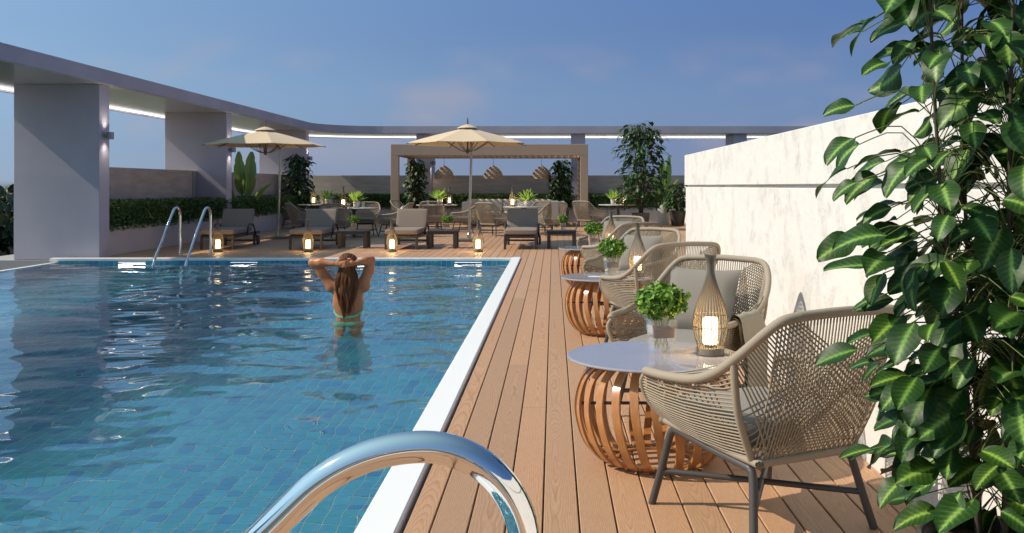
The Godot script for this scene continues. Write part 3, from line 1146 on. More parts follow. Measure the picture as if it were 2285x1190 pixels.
func prepare_chair() -> void:
	var left := curve(chair_points(-1.0), 6)
	var right := curve(chair_points(1.0), 6)
	right.reverse()
	var rail := []
	rail.append_array(left)
	rail.append_array(curve([left[left.size() - 1], Vector3(0, 0.860, -0.462), right[0]], 5).slice(1))
	rail.append_array(right.slice(1))
	var b := MB.new()
	# wrapped rail: the wound cord shows as fine rings
	var fine := even(rail, 420)
	var rads := []
	for k in fine.size():
		rads.append(0.0178 + (0.0011 if k % 2 == 0 else -0.0006))
	b.tube(fine, rads, 10)
	chair_mesh.rail = b.mesh()
	# base ring wrapped in cord
	var ring := MB.new()
	var corners := curve([Vector3(-0.240, 0.308, -0.235), Vector3(-0.20, 0.306, -0.268), Vector3(0.20, 0.306, -0.268), Vector3(0.240, 0.308, -0.235), Vector3(0.262, 0.345, 0.25), Vector3(0.235, 0.347, 0.285), Vector3(-0.235, 0.347, 0.285), Vector3(-0.262, 0.345, 0.25)], 5, true)
	ring.tube(corners, 0.0165, 8, false)
	chair_mesh.ring = ring.mesh()
	# metal: each side one bent tube, foot to foot
	for s in [-1.0, 1.0]:
		var lg := MB.new()
		lg.tube(curve([Vector3(0.302 * s, 0.0, 0.325), Vector3(0.278 * s, 0.16, 0.285), Vector3(0.262 * s, 0.285, 0.255), Vector3(0.258 * s, 0.315, 0.235), Vector3(0.255 * s, 0.320, 0.205), Vector3(0.247 * s, 0.298, 0.0), Vector3(0.240 * s, 0.281, -0.195), Vector3(0.239 * s, 0.274, -0.225), Vector3(0.241 * s, 0.245, -0.243), Vector3(0.262 * s, 0.13, -0.272), Vector3(0.288 * s, 0.0, -0.305)], 5), 0.0160, 10)
		chair_mesh["leg_l" if s < 0 else "leg_r"] = lg.mesh()
	var rr := MB.new()
	rr.tube([Vector3(-0.238, 0.283, -0.21), Vector3(0.238, 0.283, -0.21)], 0.0145, 8)
	rr.tube([Vector3(-0.256, 0.317, 0.21), Vector3(0.256, 0.317, 0.21)], 0.0145, 8)
	chair_mesh.cross = rr.mesh()
	var br := MB.new()
	br.tube([Vector3(-0.281, 0.142, 0.29), Vector3(0.261, 0.135, -0.271)], 0.0125, 8)
	chair_mesh.brace_a = br.mesh()
	var br2 := MB.new()
	br2.tube([Vector3(0.281, 0.142, 0.29), Vector3(-0.261, 0.135, -0.271)], 0.0125, 8)
	chair_mesh.brace_b = br2.mesh()
	# side webs: cords from the front edge to the wrapped post, two layers
	for s in [-1.0, 1.0]:
		var w := MB.new()
		var arm := curve(chair_points(s), 6)
		var front := curve([arm[0], Vector3(0.345 * s, 0.50, 0.335), Vector3(0.315 * s, 0.42, 0.325), Vector3(0.262 * s, 0.348, 0.27)], 5)
		w.tube(front, 0.0105, 8)
		var top_post: Vector3 = arm[28]
		var low_post := Vector3(0.241 * s, 0.308, -0.238)
		var post := [top_post, top_post.lerp(low_post, 0.5) + Vector3(0.030 * s, 0, -0.010), low_post]
		var pc := curve(post, 5)
		w.tube(pc, 0.0145, 8)
		var fr := even(front, 21)
		var po := even(pc, 27)
		for k in range(1, 20):
			rope(w, fr[k], po[k + 6], Vector3(0.018 * s, -0.012, 0), 0.0036)
		# slanting second layer from the arm down to the base ring
		for k in 17:
			var f := k / 16.0
			var a := at_len(arm, 0.03 + 0.42 * f)
			var c := Vector3(lerpf(0.262, 0.240, f) * s, lerpf(0.350, 0.312, f), lerpf(0.24, -0.21, f))
			rope(w, a, c, Vector3(0.004 * s, -0.01, 0), 0.0030)
		for k in 7:
			# the topmost cords run from the arm back to the post
			rope(w, at_len(arm, 0.06 + 0.055 * k), po[k], Vector3(0.006 * s, -0.02, 0), 0.0033)
		chair_mesh["web_l" if s < 0 else "web_r"] = w.mesh()
	# back web: upright cords from the rail to the base, and two slanting layers that cross
	var bw := MB.new()
	var upper := curve([left[left.size() - 8], left[left.size() - 1], Vector3(0, 0.860, -0.462), right[0], right[7]], 5)
	var tops := even(upper, 41)
	var lows := even([Vector3(-0.238, 0.31, -0.235), Vector3(-0.205, 0.308, -0.267), Vector3(0.205, 0.308, -0.267), Vector3(0.238, 0.31, -0.235)], 41)
	for k in 41:
		rope(bw, tops[k], lows[k], Vector3(0, -0.01, -0.016 - 0.014 * sin(PI * k / 40.0)))
	for s in [-1.0, 1.0]:
		# from the rising rail across the back to the far half of the base and the far post
		var rise := even(curve(chair_points(s), 6).slice(27, 47), 25)
		var goal := even([Vector3(0.20 * s, 0.31, -0.267), Vector3(-0.20 * s, 0.31, -0.267), Vector3(-0.241 * s, 0.31, -0.238), Vector3(-0.330 * s, 0.50, -0.278)], 25)
		for k in 25:
			rope(bw, rise[k], goal[k], Vector3(0.0, -0.006, -0.050 if s < 0 else -0.043), 0.0033)
	chair_mesh.back = bw.mesh()
	var seat := MB.new()
	seat.cushion(Vector3(0, 0.395, 0.03), Vector3(0.50, 0.095, 0.54), 0.035, 0.02, 8)
	chair_mesh.seat = seat.mesh()
	var sl := MB.new()
	for k in 15:
		rope(sl, Vector3(-0.25, 0.352, -0.22 + 0.033 * k), Vector3(0.25, 0.352, -0.22 + 0.033 * k), Vector3(0, -0.008, 0), 0.0036)
	chair_mesh.sling = sl.mesh()


func chair(at: Vector3, face: Vector2, label: String, group: String) -> Node3D:
	var t := thing("rope_chair", label, "chair", at, atan2(face.x, face.y), group)
	part(t, "leg_frame", chair_mesh.leg_l, M.chair_metal)
	part(t, "leg_frame", chair_mesh.leg_r, M.chair_metal)
	part(t, "seat_rail", chair_mesh.cross, M.chair_metal)
	part(t, "brace", chair_mesh.brace_a, M.chair_metal)
	part(t, "brace", chair_mesh.brace_b, M.chair_metal)
	part(t, "arm_and_back_rail", chair_mesh.rail, M.rope_wrap)
	part(t, "base_ring", chair_mesh.ring, M.rope_wrap)
	part(t, "side_web", chair_mesh.web_l, M.rope)
	part(t, "side_web", chair_mesh.web_r, M.rope)
	part(t, "back_web", chair_mesh.back, M.rope)
	part(t, "seat_sling", chair_mesh.sling, M.rope)
	part(t, "seat_cushion", chair_mesh.seat, M.cushion_grey)
	return t


func in_chair(c: Node3D, p: Vector3) -> Vector3:
	return c.position + Basis(Vector3.UP, c.rotation.y) * p


func scatter_pillow(c: Node3D, label: String) -> void:
	var b := MB.new()
	b.pillow(Vector3(0, 0.19, 0), 0.46, 0.40, 0.13)
	var t := thing("pillow", label, "pillow", in_chair(c, Vector3(-0.03, 0.445, -0.14)), c.rotation.y, "grey pillows on the lounge chairs")
	t.rotation.x = -0.38
	part(t, "cover", b, M.cushion_grey)


func strip_cloth(path: Array, across: Vector3, width: float, th: float) -> MB:
	# a length of cloth that follows a path, with slight waves at its sides
	var b := MB.new()
	var g := 8
	for side in [0, 1]:
		var first := b.v.size()
		for k in path.size():
			var tn: Vector3 = (path[mini(k + 1, path.size() - 1)] - path[maxi(k - 1, 0)]).normalized()
			var nn := across.cross(tn).normalized()
			for j in g + 1:
				var f := float(j) / g - 0.5
				var wv := 0.006 * sin(j * 1.7 + k * 0.6)
				b.p(path[k] + across * (width * f * (1.0 + 0.05 * sin(k * 0.9))) + nn * (wv + (th if side == 0 else 0.0)), nn if side == 0 else -nn)
		for k in path.size() - 1:
			for j in g:
				var q := first + k * (g + 1) + j
				if side == 0:
					b.tri(q, q + 1, q + g + 2)
					b.tri(q, q + g + 2, q + g + 1)
				else:
					b.tri(q, q + g + 2, q + 1)
					b.tri(q, q + g + 1, q + g + 2)
	return b


func throw_over(c: Node3D, label: String, side: float) -> void:
	var t := thing("throw_blanket", label, "blanket", in_chair(c, Vector3(0.37 * side, 0.345, 0.06)), c.rotation.y, "throws on the chairs")
	var path := curve([Vector3(-0.060 * side, -0.02, 0), Vector3(-0.055 * side, 0.12, 0), Vector3(-0.035 * side, 0.232, 0), Vector3(0.0, 0.262, 0), Vector3(0.040 * side, 0.232, 0), Vector3(0.062 * side, 0.10, 0), Vector3(0.070 * side, -0.10, 0), Vector3(0.075 * side, -0.19, 0)], 4)
	if side > 0:
		path.reverse()
	part(t, "folded_cloth", strip_cloth(path, Vector3(0, 0, 1), 0.30, 0.020), M.throw_cloth)


var slat_mesh: ArrayMesh


func coffee_table(at: Vector3, label: String) -> void:
	var t := thing("coffee_table", label, "table", at, 0.0, "round coffee tables between the lounge chairs")
	if slat_mesh == null:
		# one bent strip, from the top ring over the belly to the foot ring, slightly twisted
		var b := MB.new()
		var prof := curve([Vector3(0.17, 0.474, 0), Vector3(0.25, 0.463, 0), Vector3(0.335, 0.405, 0), Vector3(0.374, 0.30, 0), Vector3(0.370, 0.20, 0), Vector3(0.335, 0.10, 0), Vector3(0.27, 0.030, 0), Vector3(0.19, 0.010, 0)], 4)
		var n := prof.size()
		var wd := 0.019
		var th := 0.0055
		for k in n:
			var f := float(k) / (n - 1)
			var tw := 0.30 * (f - 0.5)
			var p: Vector3 = Basis(Vector3.UP, tw) * prof[k]
			var tn: Vector3 = (Basis(Vector3.UP, 0.30 * (float(mini(k + 1, n - 1)) / (n - 1) - 0.5)) * prof[mini(k + 1, n - 1)] - Basis(Vector3.UP, 0.30 * (float(maxi(k - 1, 0)) / (n - 1) - 0.5)) * prof[maxi(k - 1, 0)]).normalized()
			var ac := tn.cross(Vector3(p.x, p.y - 0.24, p.z)).normalized()
			var ou := ac.cross(tn).normalized()
			for e in [[-1, 1, ou], [1, 1, ou], [1, 1, ac], [1, -1, ac], [1, -1, -ou], [-1, -1, -ou], [-1, -1, -ac], [-1, 1, -ac]]:
				b.p(p + ac * wd * e[0] + ou * th * e[1], e[2])
		for k in n - 1:
			for e in 4:
				var q := k * 8 + e * 2
				b.tri(q, q + 1, q + 9)
				b.tri(q, q + 9, q + 8)
		# keep the winding outwards
		var fa := b.v[b.i[0]]
		var cr := (b.v[b.i[2]] - fa).cross(b.v[b.i[1]] - fa)
		if cr.dot(b.n[b.i[0]]) < 0.0:
			for k in range(0, b.i.size(), 3):
				var sw := b.i[k + 1]
				b.i[k + 1] = b.i[k + 2]
				b.i[k + 2] = sw
		slat_mesh = b.mesh()
	for k in 26:
		var s := part(t, "slat", slat_mesh, M.bent_wood)
		s.rotation.y = TAU * k / 26.0 + 0.05
	for a in [[0.478, 0.16, 0.20], [0.006, 0.17, 0.215]]:
		var r := MB.new()
		r.lathe([Vector2(a[1], a[0] - 0.005), Vector2(a[2], a[0] - 0.005), Vector2(a[2], a[0] + 0.007), Vector2(a[1], a[0] + 0.007), Vector2(a[1], a[0] - 0.005)], 32, true)
		part(t, "ring", r, M.bent_wood)
	var fl := MB.new()
	fl.lathe([Vector2(0.0, 0.012), Vector2(0.17, 0.012)].duplicate(), 32, true)
	var cr2 := MB.new()
	cr2.tube([Vector3(-0.35, 0.27, 0.0), Vector3(0.35, 0.27, 0.0)], 0.008, 6)
	cr2.tube([Vector3(0, 0.272, -0.35), Vector3(0, 0.272, 0.35)], 0.008, 6)
	part(t, "cross_rod", cr2, M.chair_metal)
	var g := MB.new()
	g.lathe([Vector2(0.0, 0.4865), Vector2(0.405, 0.4865), Vector2(0.414, 0.489), Vector2(0.417, 0.4935), Vector2(0.414, 0.498), Vector2(0.405, 0.5005), Vector2(0.0, 0.5005)], 72)
	var gl := part(t, "glass_top", g, M.table_glass)
	gl.set_meta("label", "round pale glossy glass top")


var lantern_mesh := {}


func lantern(at: Vector3, size: float, label: String, group: String, energy := 0.12) -> void:
	if lantern_mesh.is_empty():
		var prof := curve([Vector3(0.058, 0.032, 0), Vector3(0.070, 0.07, 0), Vector3(0.081, 0.13, 0), Vector3(0.078, 0.185, 0), Vector3(0.060, 0.25, 0), Vector3(0.034, 0.325, 0), Vector3(0.0185, 0.385, 0), Vector3(0.0165, 0.42, 0), Vector3(0.020, 0.445, 0), Vector3(0.028, 0.472, 0)], 3)
		var b := MB.new()
		for k in 30:
			var pts := []
			for p in prof:
				pts.append(Basis(Vector3.UP, TAU * k / 30.0) * p)
			b.tube(pts, 0.0021, 4)
		for h in [[0.081, 0.13], [0.0765, 0.19], [0.0178, 0.40]]:
			var rg := []
			for k in 25:
				rg.append(Vector3(h[0] * cos(TAU * k / 24.0), h[1], h[0] * sin(TAU * k / 24.0)))
			b.tube(rg, 0.0018, 4, false)
		lantern_mesh.cage = b.mesh()
		var f := MB.new()
		f.lathe([Vector2(0.0, 0.0), Vector2(0.064, 0.0), Vector2(0.066, 0.003), Vector2(0.066, 0.030), Vector2(0.063, 0.034), Vector2(0.0, 0.034)], 28, true)
		lantern_mesh.foot = f.mesh()
		var g := MB.new()
		g.lathe([Vector2(0.0, 0.048), Vector2(0.032, 0.048), Vector2(0.036, 0.054), Vector2(0.036, 0.165), Vector2(0.031, 0.174), Vector2(0.0, 0.176)], 20)
		lantern_mesh.glow = g.mesh()
		var s := MB.new()
		s.lathe([Vector2(0.026, 0.034), Vector2(0.026, 0.0475), Vector2(0.0, 0.0475)], 16, true)
		lantern_mesh.socket = s.mesh()
	var t := thing("lantern", label, "lantern", at, 0.0, group)
	var sc := Vector3.ONE * size
	for k in [["cage", "lantern_rattan", "cage"], ["foot", "lantern_rattan", "foot"], ["socket", "lantern_rattan", "socket"], ["glow", "lamp_glow", "lamp_bulb"]]:
		var o := part(t, k[2], lantern_mesh[k[0]], M[k[1]])
		o.scale = sc
	var l := OmniLight3D.new()
	l.name = "lamp_light"
	l.light_color = Color(1.0, 0.80, 0.50)
	l.light_energy = energy
	l.light_size = 0.03 * size
	l.omni_range = 12.0
	l.omni_attenuation = 2.0
	l.shadow_enabled = true
	l.position = Vector3(0, 0.11 * size, 0)
	t.add_child(l)


func glass_plant(at: Vector3, size: float, label: String, group: String, sd: int, tall := false) -> void:
	# square tapered glass of soil and roots with a ball of small round leaves
	rng.seed = sd
	var t := thing("glass_planter", label, "potted plant", at, 0.15, group)
	var b := MB.new()
	var y0 := 0.0
	var y1 := 0.16 * size
	var w0 := 0.050 * size
	var w1 := 0.064 * size
	for k in 4:
		var r := Basis(Vector3.UP, PI / 2 * k)
		b.quad(r * Vector3(-w0, y0, w0), r * Vector3(w0, y0, w0), r * Vector3(w1, y1, w1), r * Vector3(-w1, y1, w1), r * Vector3.BACK)
		var i0 := w0 - 0.005
		var i1 := w1 - 0.005
		b.quad(r * Vector3(-i0, y0 + 0.012, i0), r * Vector3(i0, y0 + 0.012, i0), r * Vector3(i1, y1, i1), r * Vector3(-i1, y1, i1), r * Vector3.FORWARD)
		b.quad(r * Vector3(-i1, y1, i1), r * Vector3(i1, y1, i1), r * Vector3(w1, y1, w1), r * Vector3(-w1, y1, w1), Vector3.UP)
	b.quad(Vector3(-w0, y0, -w0), Vector3(w0, y0, -w0), Vector3(w0, y0, w0), Vector3(-w0, y0, w0), Vector3.DOWN)
	b.quad(Vector3(-w0, y0 + 0.012, -w0), Vector3(w0, y0 + 0.012, -w0), Vector3(w0, y0 + 0.012, w0), Vector3(-w0, y0 + 0.012, w0), Vector3.UP)
	part(t, "glass", b, M.clear_glass)
	var s := MB.new()
	s.box(Vector3(0, 0.095 * size, 0), Vector3(0.102, 0.045, 0.102) * size, 0.004)
	part(t, "soil", s, M.soil)
	var rt := MB.new()
	for k in 9:
		var a := TAU * k / 9.0
		rt.tube([Vector3(cos(a) * 0.02, 0.075, sin(a) * 0.02) * size, Vector3(cos(a) * 0.03, 0.045, sin(a) * 0.03) * size, Vector3(cos(a + 0.4) * 0.036, 0.016, sin(a + 0.4) * 0.036) * size], 0.0016 * size, 4)
	for k in 16:
		var a := TAU * k / 16.0 + 0.2
		rt.tube([Vector3(cos(a) * 0.02, 0.11, sin(a) * 0.02) * size, Vector3(cos(a) * 0.055, 0.19, sin(a) * 0.055) * size, Vector3(cos(a) * 0.085, 0.24, sin(a) * 0.085) * size], 0.0018 * size, 4)
	part(t, "roots", rt, M.stem_green)
	var leaf := leaf_simple(0.026 * size, 0.027 * size, 0.45)
	var xs := []
	var cs := []
	for k in 1100:
		var d := Vector3(rng.randfn(), rng.randfn() * 0.8 + 0.15, rng.randfn()).normalized()
		var rad := pow(rng.randf(), 0.22)
		var q := Vector3(d.x * 0.118, d.y * 0.082, d.z * 0.118) * rad * (1.0 + 0.10 * sin(d.x * 7.0 + d.z * 9.0)) + Vector3(0, 0.245, 0)
		var o := (d + Vector3(rng.randfn(0, 0.45), rng.randfn(0.3, 0.4), rng.randfn(0, 0.45))).normalized()
		xs.append(Transform3D(look(Vector3(rng.randfn(), rng.randfn() * 0.6, rng.randfn()), o) * rng.randf_range(0.65, 1.15), q * size))
		cs.append(Color(0.06, 0.155, 0.015).lerp(Color(0.24, 0.40, 0.05), pow(rng.randf(), 1.4)))
	scatter(t, "leaves", leaf, M.leaf_tint, xs, cs)


# ---------------------------------------------------------------- far terrace

func make_lounger(at: Vector3, label: String) -> Node3D:
	# foot end towards +z; origin on the deck under the middle
	var t := thing("sun_lounger", label, "sun lounger", at, 0.0, "sun loungers facing the pool")
	for s in [-1.0, 1.0]:
		var r := MB.new()
		r.box(Vector3(0.315 * s, 0.265, 0.0), Vector3(0.045, 0.065, 1.96), 0.006)
		part(t, "side_rail", r, M.dark_wood)
		var l := MB.new()
		l.box(Vector3(0.315 * s, 0.116, 0.955), Vector3(0.05, 0.232, 0.05), 0.005)
		part(t, "leg", l, M.dark_wood)
		var l2 := MB.new()
		l2.box(Vector3(0.315 * s, 0.116, -0.62), Vector3(0.05, 0.232, 0.05), 0.005)
		part(t, "leg", l2, M.dark_wood)
		var a := MB.new()
		a.tube(curve([Vector3(0.355 * s, 0.25, 0.02), Vector3(0.358 * s, 0.42, 0.0), Vector3(0.358 * s, 0.475, -0.06), Vector3(0.358 * s, 0.475, -0.30), Vector3(0.358 * s, 0.42, -0.42), Vector3(0.358 * s, 0.16, -0.66)], 5), 0.017, 8)
		part(t, "armrest", a, M.dark_wood)
		var w := MB.new()
		w.xf = Transform3D(Basis(Vector3.FORWARD, PI / 2), Vector3(0.375 * s, 0.105, -0.70))
		w.lathe([Vector2(0.0, -0.022), Vector2(0.085, -0.022), Vector2(0.103, -0.016), Vector2(0.105, 0.0), Vector2(0.103, 0.016), Vector2(0.085, 0.022), Vector2(0.0, 0.022)], 24)
		var wh := part(t, "wheel", w, M.dark_wood)
		var hb := MB.new()
		hb.xf = Transform3D(Basis(Vector3.FORWARD, PI / 2), Vector3(0.375 * s, 0.105, -0.70))
		hb.lathe([Vector2(0.0, -0.03), Vector2(0.028, -0.03), Vector2(0.028, 0.03), Vector2(0.0, 0.03)], 14, true)
		part(wh, "hub", hb, M.chair_metal)
	for z in [0.945, 0.3, -0.35]:
		var c := MB.new()
		c.box(Vector3(0, 0.255, z), Vector3(0.585, 0.045, 0.05), 0.004)
		part(t, "cross_rail", c, M.dark_wood)
	var lo := MB.new()
	lo.box(Vector3(0, 0.10, -0.62), Vector3(0.58, 0.04, 0.04), 0.004)
	part(t, "cross_rail", lo, M.dark_wood)
	for k in 9:
		var sl := MB.new()
		sl.box(Vector3(0, 0.296, 0.88 - 0.14 * k), Vector3(0.60, 0.014, 0.09), 0.003)
		part(t, "slat", sl, M.dark_wood)
	var seat := MB.new()
	seat.cushion(Vector3(0, 0.357, 0.36), Vector3(0.675, 0.105, 1.24), 0.03, 0.012, 8)
	part(t, "seat_cushion", seat, M.cushion_taupe)
	var tilt := Basis(Vector3.RIGHT, -deg_to_rad(62.0))
	var b := MB.new()
	b.cushion(Vector3(0, 0.565, -0.46), Vector3(0.675, 0.50, 0.095), 0.03, 0.0, 8, Basis(Vector3.RIGHT, -deg_to_rad(28.0)))
	part(t, "back_cushion", b, M.cushion_taupe)
	var bf := MB.new()
	bf.box(Vector3(0, 0.52, -0.525), Vector3(0.60, 0.46, 0.025), 0.004, Basis(Vector3.RIGHT, -deg_to_rad(28.0)))
	part(t, "back_frame", bf, M.dark_wood)
	return t


func build_loungers() -> void:
	var labels := ["taupe cushioned sun lounger beside the hedge planter", "taupe cushioned sun lounger between two dark side tables and the shaded umbrella pole", "taupe cushioned sun lounger with sunlight crossing its raised backrest", "taupe cushioned sun lounger standing alone nearest the coffee tables"]
	labels[1] = "shaded taupe sun lounger second from the hedge planter"
	labels[3] = "taupe sun lounger farthest from the hedge, beside the last dark side table"
	var first: Node3D
	for k in 4:
		var at := Vector3([-6.90, -5.08, -3.10, -0.675][k], 0, -20.63)
		if k == 0:
			first = make_lounger(at, labels[0])
			first.rotation.y = 0.03
		else:
			copy(first, at, [0, 0.02, -0.01, 0.0][k], labels[k])
	var side_labels := ["dark wooden side table between the two middle loungers, in shade", "dark wooden side table under the sunlit umbrella pole", "dark wooden side table standing by the last lounger towards the coffee tables"]
	var st: Node3D
	for k in 3:
		var at2 := Vector3([-4.18, -2.31, 0.17][k], 0, -20.2)
		if k == 0:
			st = thing("side_table", side_labels[0], "side table", at2, 0.0, "dark side tables between the loungers")
			for x in [-0.265, 0.265]:
				for z in [-0.19, 0.19]:
					var l := MB.new()
					l.box(Vector3(x, 0.17, z), Vector3(0.075, 0.34, 0.075), 0.006)
					part(st, "leg", l, M.dark_wood)
			for z in [-0.19, 0.19]:
				var ap := MB.new()
				ap.box(Vector3(0, 0.315, z), Vector3(0.455, 0.05, 0.05), 0.004)
				part(st, "apron", ap, M.dark_wood)
			for j in 6:
				var s := MB.new()
				s.box(Vector3(0, 0.356, -0.2 + 0.08 * j), Vector3(0.62, 0.03, 0.070), 0.004)
				part(st, "slat", s, M.dark_wood)
		else:
			copy(st, at2, 0.0, side_labels[k])
		glass_plant(at2 + Vector3([0.0, 0.08, 0.03][k], 0.3715, 0.02), 0.95, ["small leafy plant in a glass on the shaded side table", "small leafy plant in a glass on the side table near the sunlit umbrella", "small leafy plant in a glass on the side table by the last lounger"][k], "small plants in square glasses", 300 + k)
	var fl := ["glowing rattan lantern on the pool edge by the steel ladder", "glowing rattan lantern in front of the second lounger from the hedge", "glowing rattan lantern in front of the lounger with the sunlit backrest", "glowing rattan lantern on the sunny deck between the two sunlit loungers"]
	for k in 4:
		lantern(Vector3([-6.62, -4.84, -3.185, -1.485][k], 0.002, -19.0), 1.34, fl[k], "rattan lanterns along the pool edge", 0.22)


func umbrella(at: Vector3, pole_off: Vector3, label: String) -> void:
	var t := thing("parasol", label, "parasol", at, 0.0, "cream parasols over the loungers")
	var R := 1.36
	var y0 := 2.25
	var y1 := 2.60
	var cn := []
	for k in 8:
		var a := TAU * (k + 0.5) / 8.0
		cn.append(Vector3(cos(a), 0, sin(a)))
	var c := MB.new()
	var g := 8
	for k in 8:
		var e0: Vector3 = cn[k]
		var e1: Vector3 = cn[(k + 1) % 8]
		var pts := []
		for r in g + 1:
			var f := 0.14 + 0.86 * r / g
			for s in 5:
				var u := s / 4.0
				var d := e0.lerp(e1, u)
				var sag := 0.012 * sin(PI * u) * f
				var pull := 1.0 - 0.012 * sin(PI * u) * f * f
				pts.append(Vector3(d.x * R * f * pull, y1 + (y0 - y1) * pow(f, 1.12) - sag, d.z * R * f * pull))
		for side in [0, 1]:
			var first := c.v.size()
			for r in g + 1:
				for s in 5:
					var q: Vector3 = pts[r * 5 + s]
					var dr: Vector3 = pts[mini(r + 1, g) * 5 + s] - pts[maxi(r - 1, 0) * 5 + s]
					var ds: Vector3 = pts[r * 5 + mini(s + 1, 4)] - pts[r * 5 + maxi(s - 1, 0)]
					var nn := ds.cross(dr).normalized()
					if nn.y < 0:
						nn = -nn
					c.p(q - nn * (0.003 if side else 0.0), -nn if side else nn)
			for r in g:
				for s in 4:
					var q0 := first + r * 5 + s
					if side == 0:
						c.tri(q0, q0 + 1, q0 + 6)
						c.tri(q0, q0 + 6, q0 + 5)
					else:
						c.tri(q0, q0 + 6, q0 + 1)
						c.tri(q0, q0 + 5, q0 + 6)
		# short valance at the rim
		var ra: Vector3 = pts[g * 5]
		var rb: Vector3 = pts[g * 5 + 4]
		var rm: Vector3 = pts[g * 5 + 2]
		var dn := Vector3(0, -0.012, 0)
		c.quad(ra, rm, rm + dn, ra + dn, e0)
		c.quad(rm, rb, rb + dn, rm + dn, e1)
	part(t, "canopy", c, M.canvas)
	var cap := MB.new()
	cap.lathe([Vector2(0.235, y1 - 0.012), Vector2(0.24, y1 - 0.002), Vector2(0.13, y1 + 0.045), Vector2(0.03, y1 + 0.075), Vector2(0.0, y1 + 0.078)], 16)
	part(t, "vent_cap", cap, M.canvas)
	var vent := MB.new()
	vent.lathe([Vector2(0.205, y1 - 0.06), Vector2(0.205, y1 - 0.012)], 16)
	part(t, "vent_ring", vent, M.umbrella_metal)
	var fin := MB.new()
	fin.tube([Vector3(0, y1 + 0.07, 0), Vector3(0, y1 + 0.14, 0), Vector3(0, y1 + 0.19, 0), Vector3(0, y1 + 0.215, 0)], [0.022, 0.020, 0.012, 0.018], 10)
	part(t, "finial", fin, M.umbrella_metal)
	var hub := MB.new()
	hub.lathe([Vector2(0.0, y0 - 0.235), Vector2(0.03, y0 - 0.225), Vector2(0.042, y0 - 0.19), Vector2(0.042, y0 - 0.14), Vector2(0.02, y0 - 0.12), Vector2(0.02, y1 + 0.07), Vector2(0.0, y1 + 0.07)], 14)
	part(t, "hub", hub, M.umbrella_metal)
	for k in 8:
		var d2: Vector3 = cn[k]
		var rb2 := MB.new()
		rb2.tube([d2 * 0.05 + Vector3(0, y1 - 0.035, 0), d2 * R * 0.55 + Vector3(0, y0 + (y1 - y0) * 0.44, 0), d2 * (R + 0.03) + Vector3(0, y0 - 0.028, 0)], 0.010, 6)
		var rib := part(t, "rib", rb2, M.umbrella_metal)
		var stt := MB.new()
		stt.tube(curve([d2 * 0.035 + Vector3(0, y0 - 0.18, 0), d2 * 0.2 + Vector3(0, y0 - 0.14, 0), d2 * R * 0.5 + Vector3(0, y0 + (y1 - y0) * 0.44, 0)], 4), 0.009, 6)
		part(rib, "strut", stt, M.umbrella_metal)
	var foot := pole_off + Vector3(-0.06, 0.05, 0.0)
	var top := pole_off + Vector3(0, y0 + (y1 - y0) * (1.0 - pole_off.length() / R) - 0.05, 0)
	var pole := MB.new()
	pole.tube([foot, top], 0.030, 14)
	part(t, "pole", pole, M.brushed_pole)
	var arm := MB.new()
	arm.tube([top, top.lerp(Vector3(0, y1 - 0.10, 0), 0.5), Vector3(0, y1 - 0.10, 0)], 0.020, 10)
	part(t, "arm", arm, M.umbrella_metal)
	var col := MB.new()
	col.xf = Transform3D(Basis(), Vector3(foot.x, 0, foot.z))
	col.lathe([Vector2(0.055, 0.05), Vector2(0.055, 0.16), Vector2(0.034, 0.20)], 16, true)
	part(t, "collar", col, M.brushed_pole)
	var bs := MB.new()
	bs.box(Vector3(foot.x, 0.032, foot.z), Vector3(0.52, 0.06, 0.52), 0.012)
	part(t, "base_plate", bs, M.umbrella_metal)


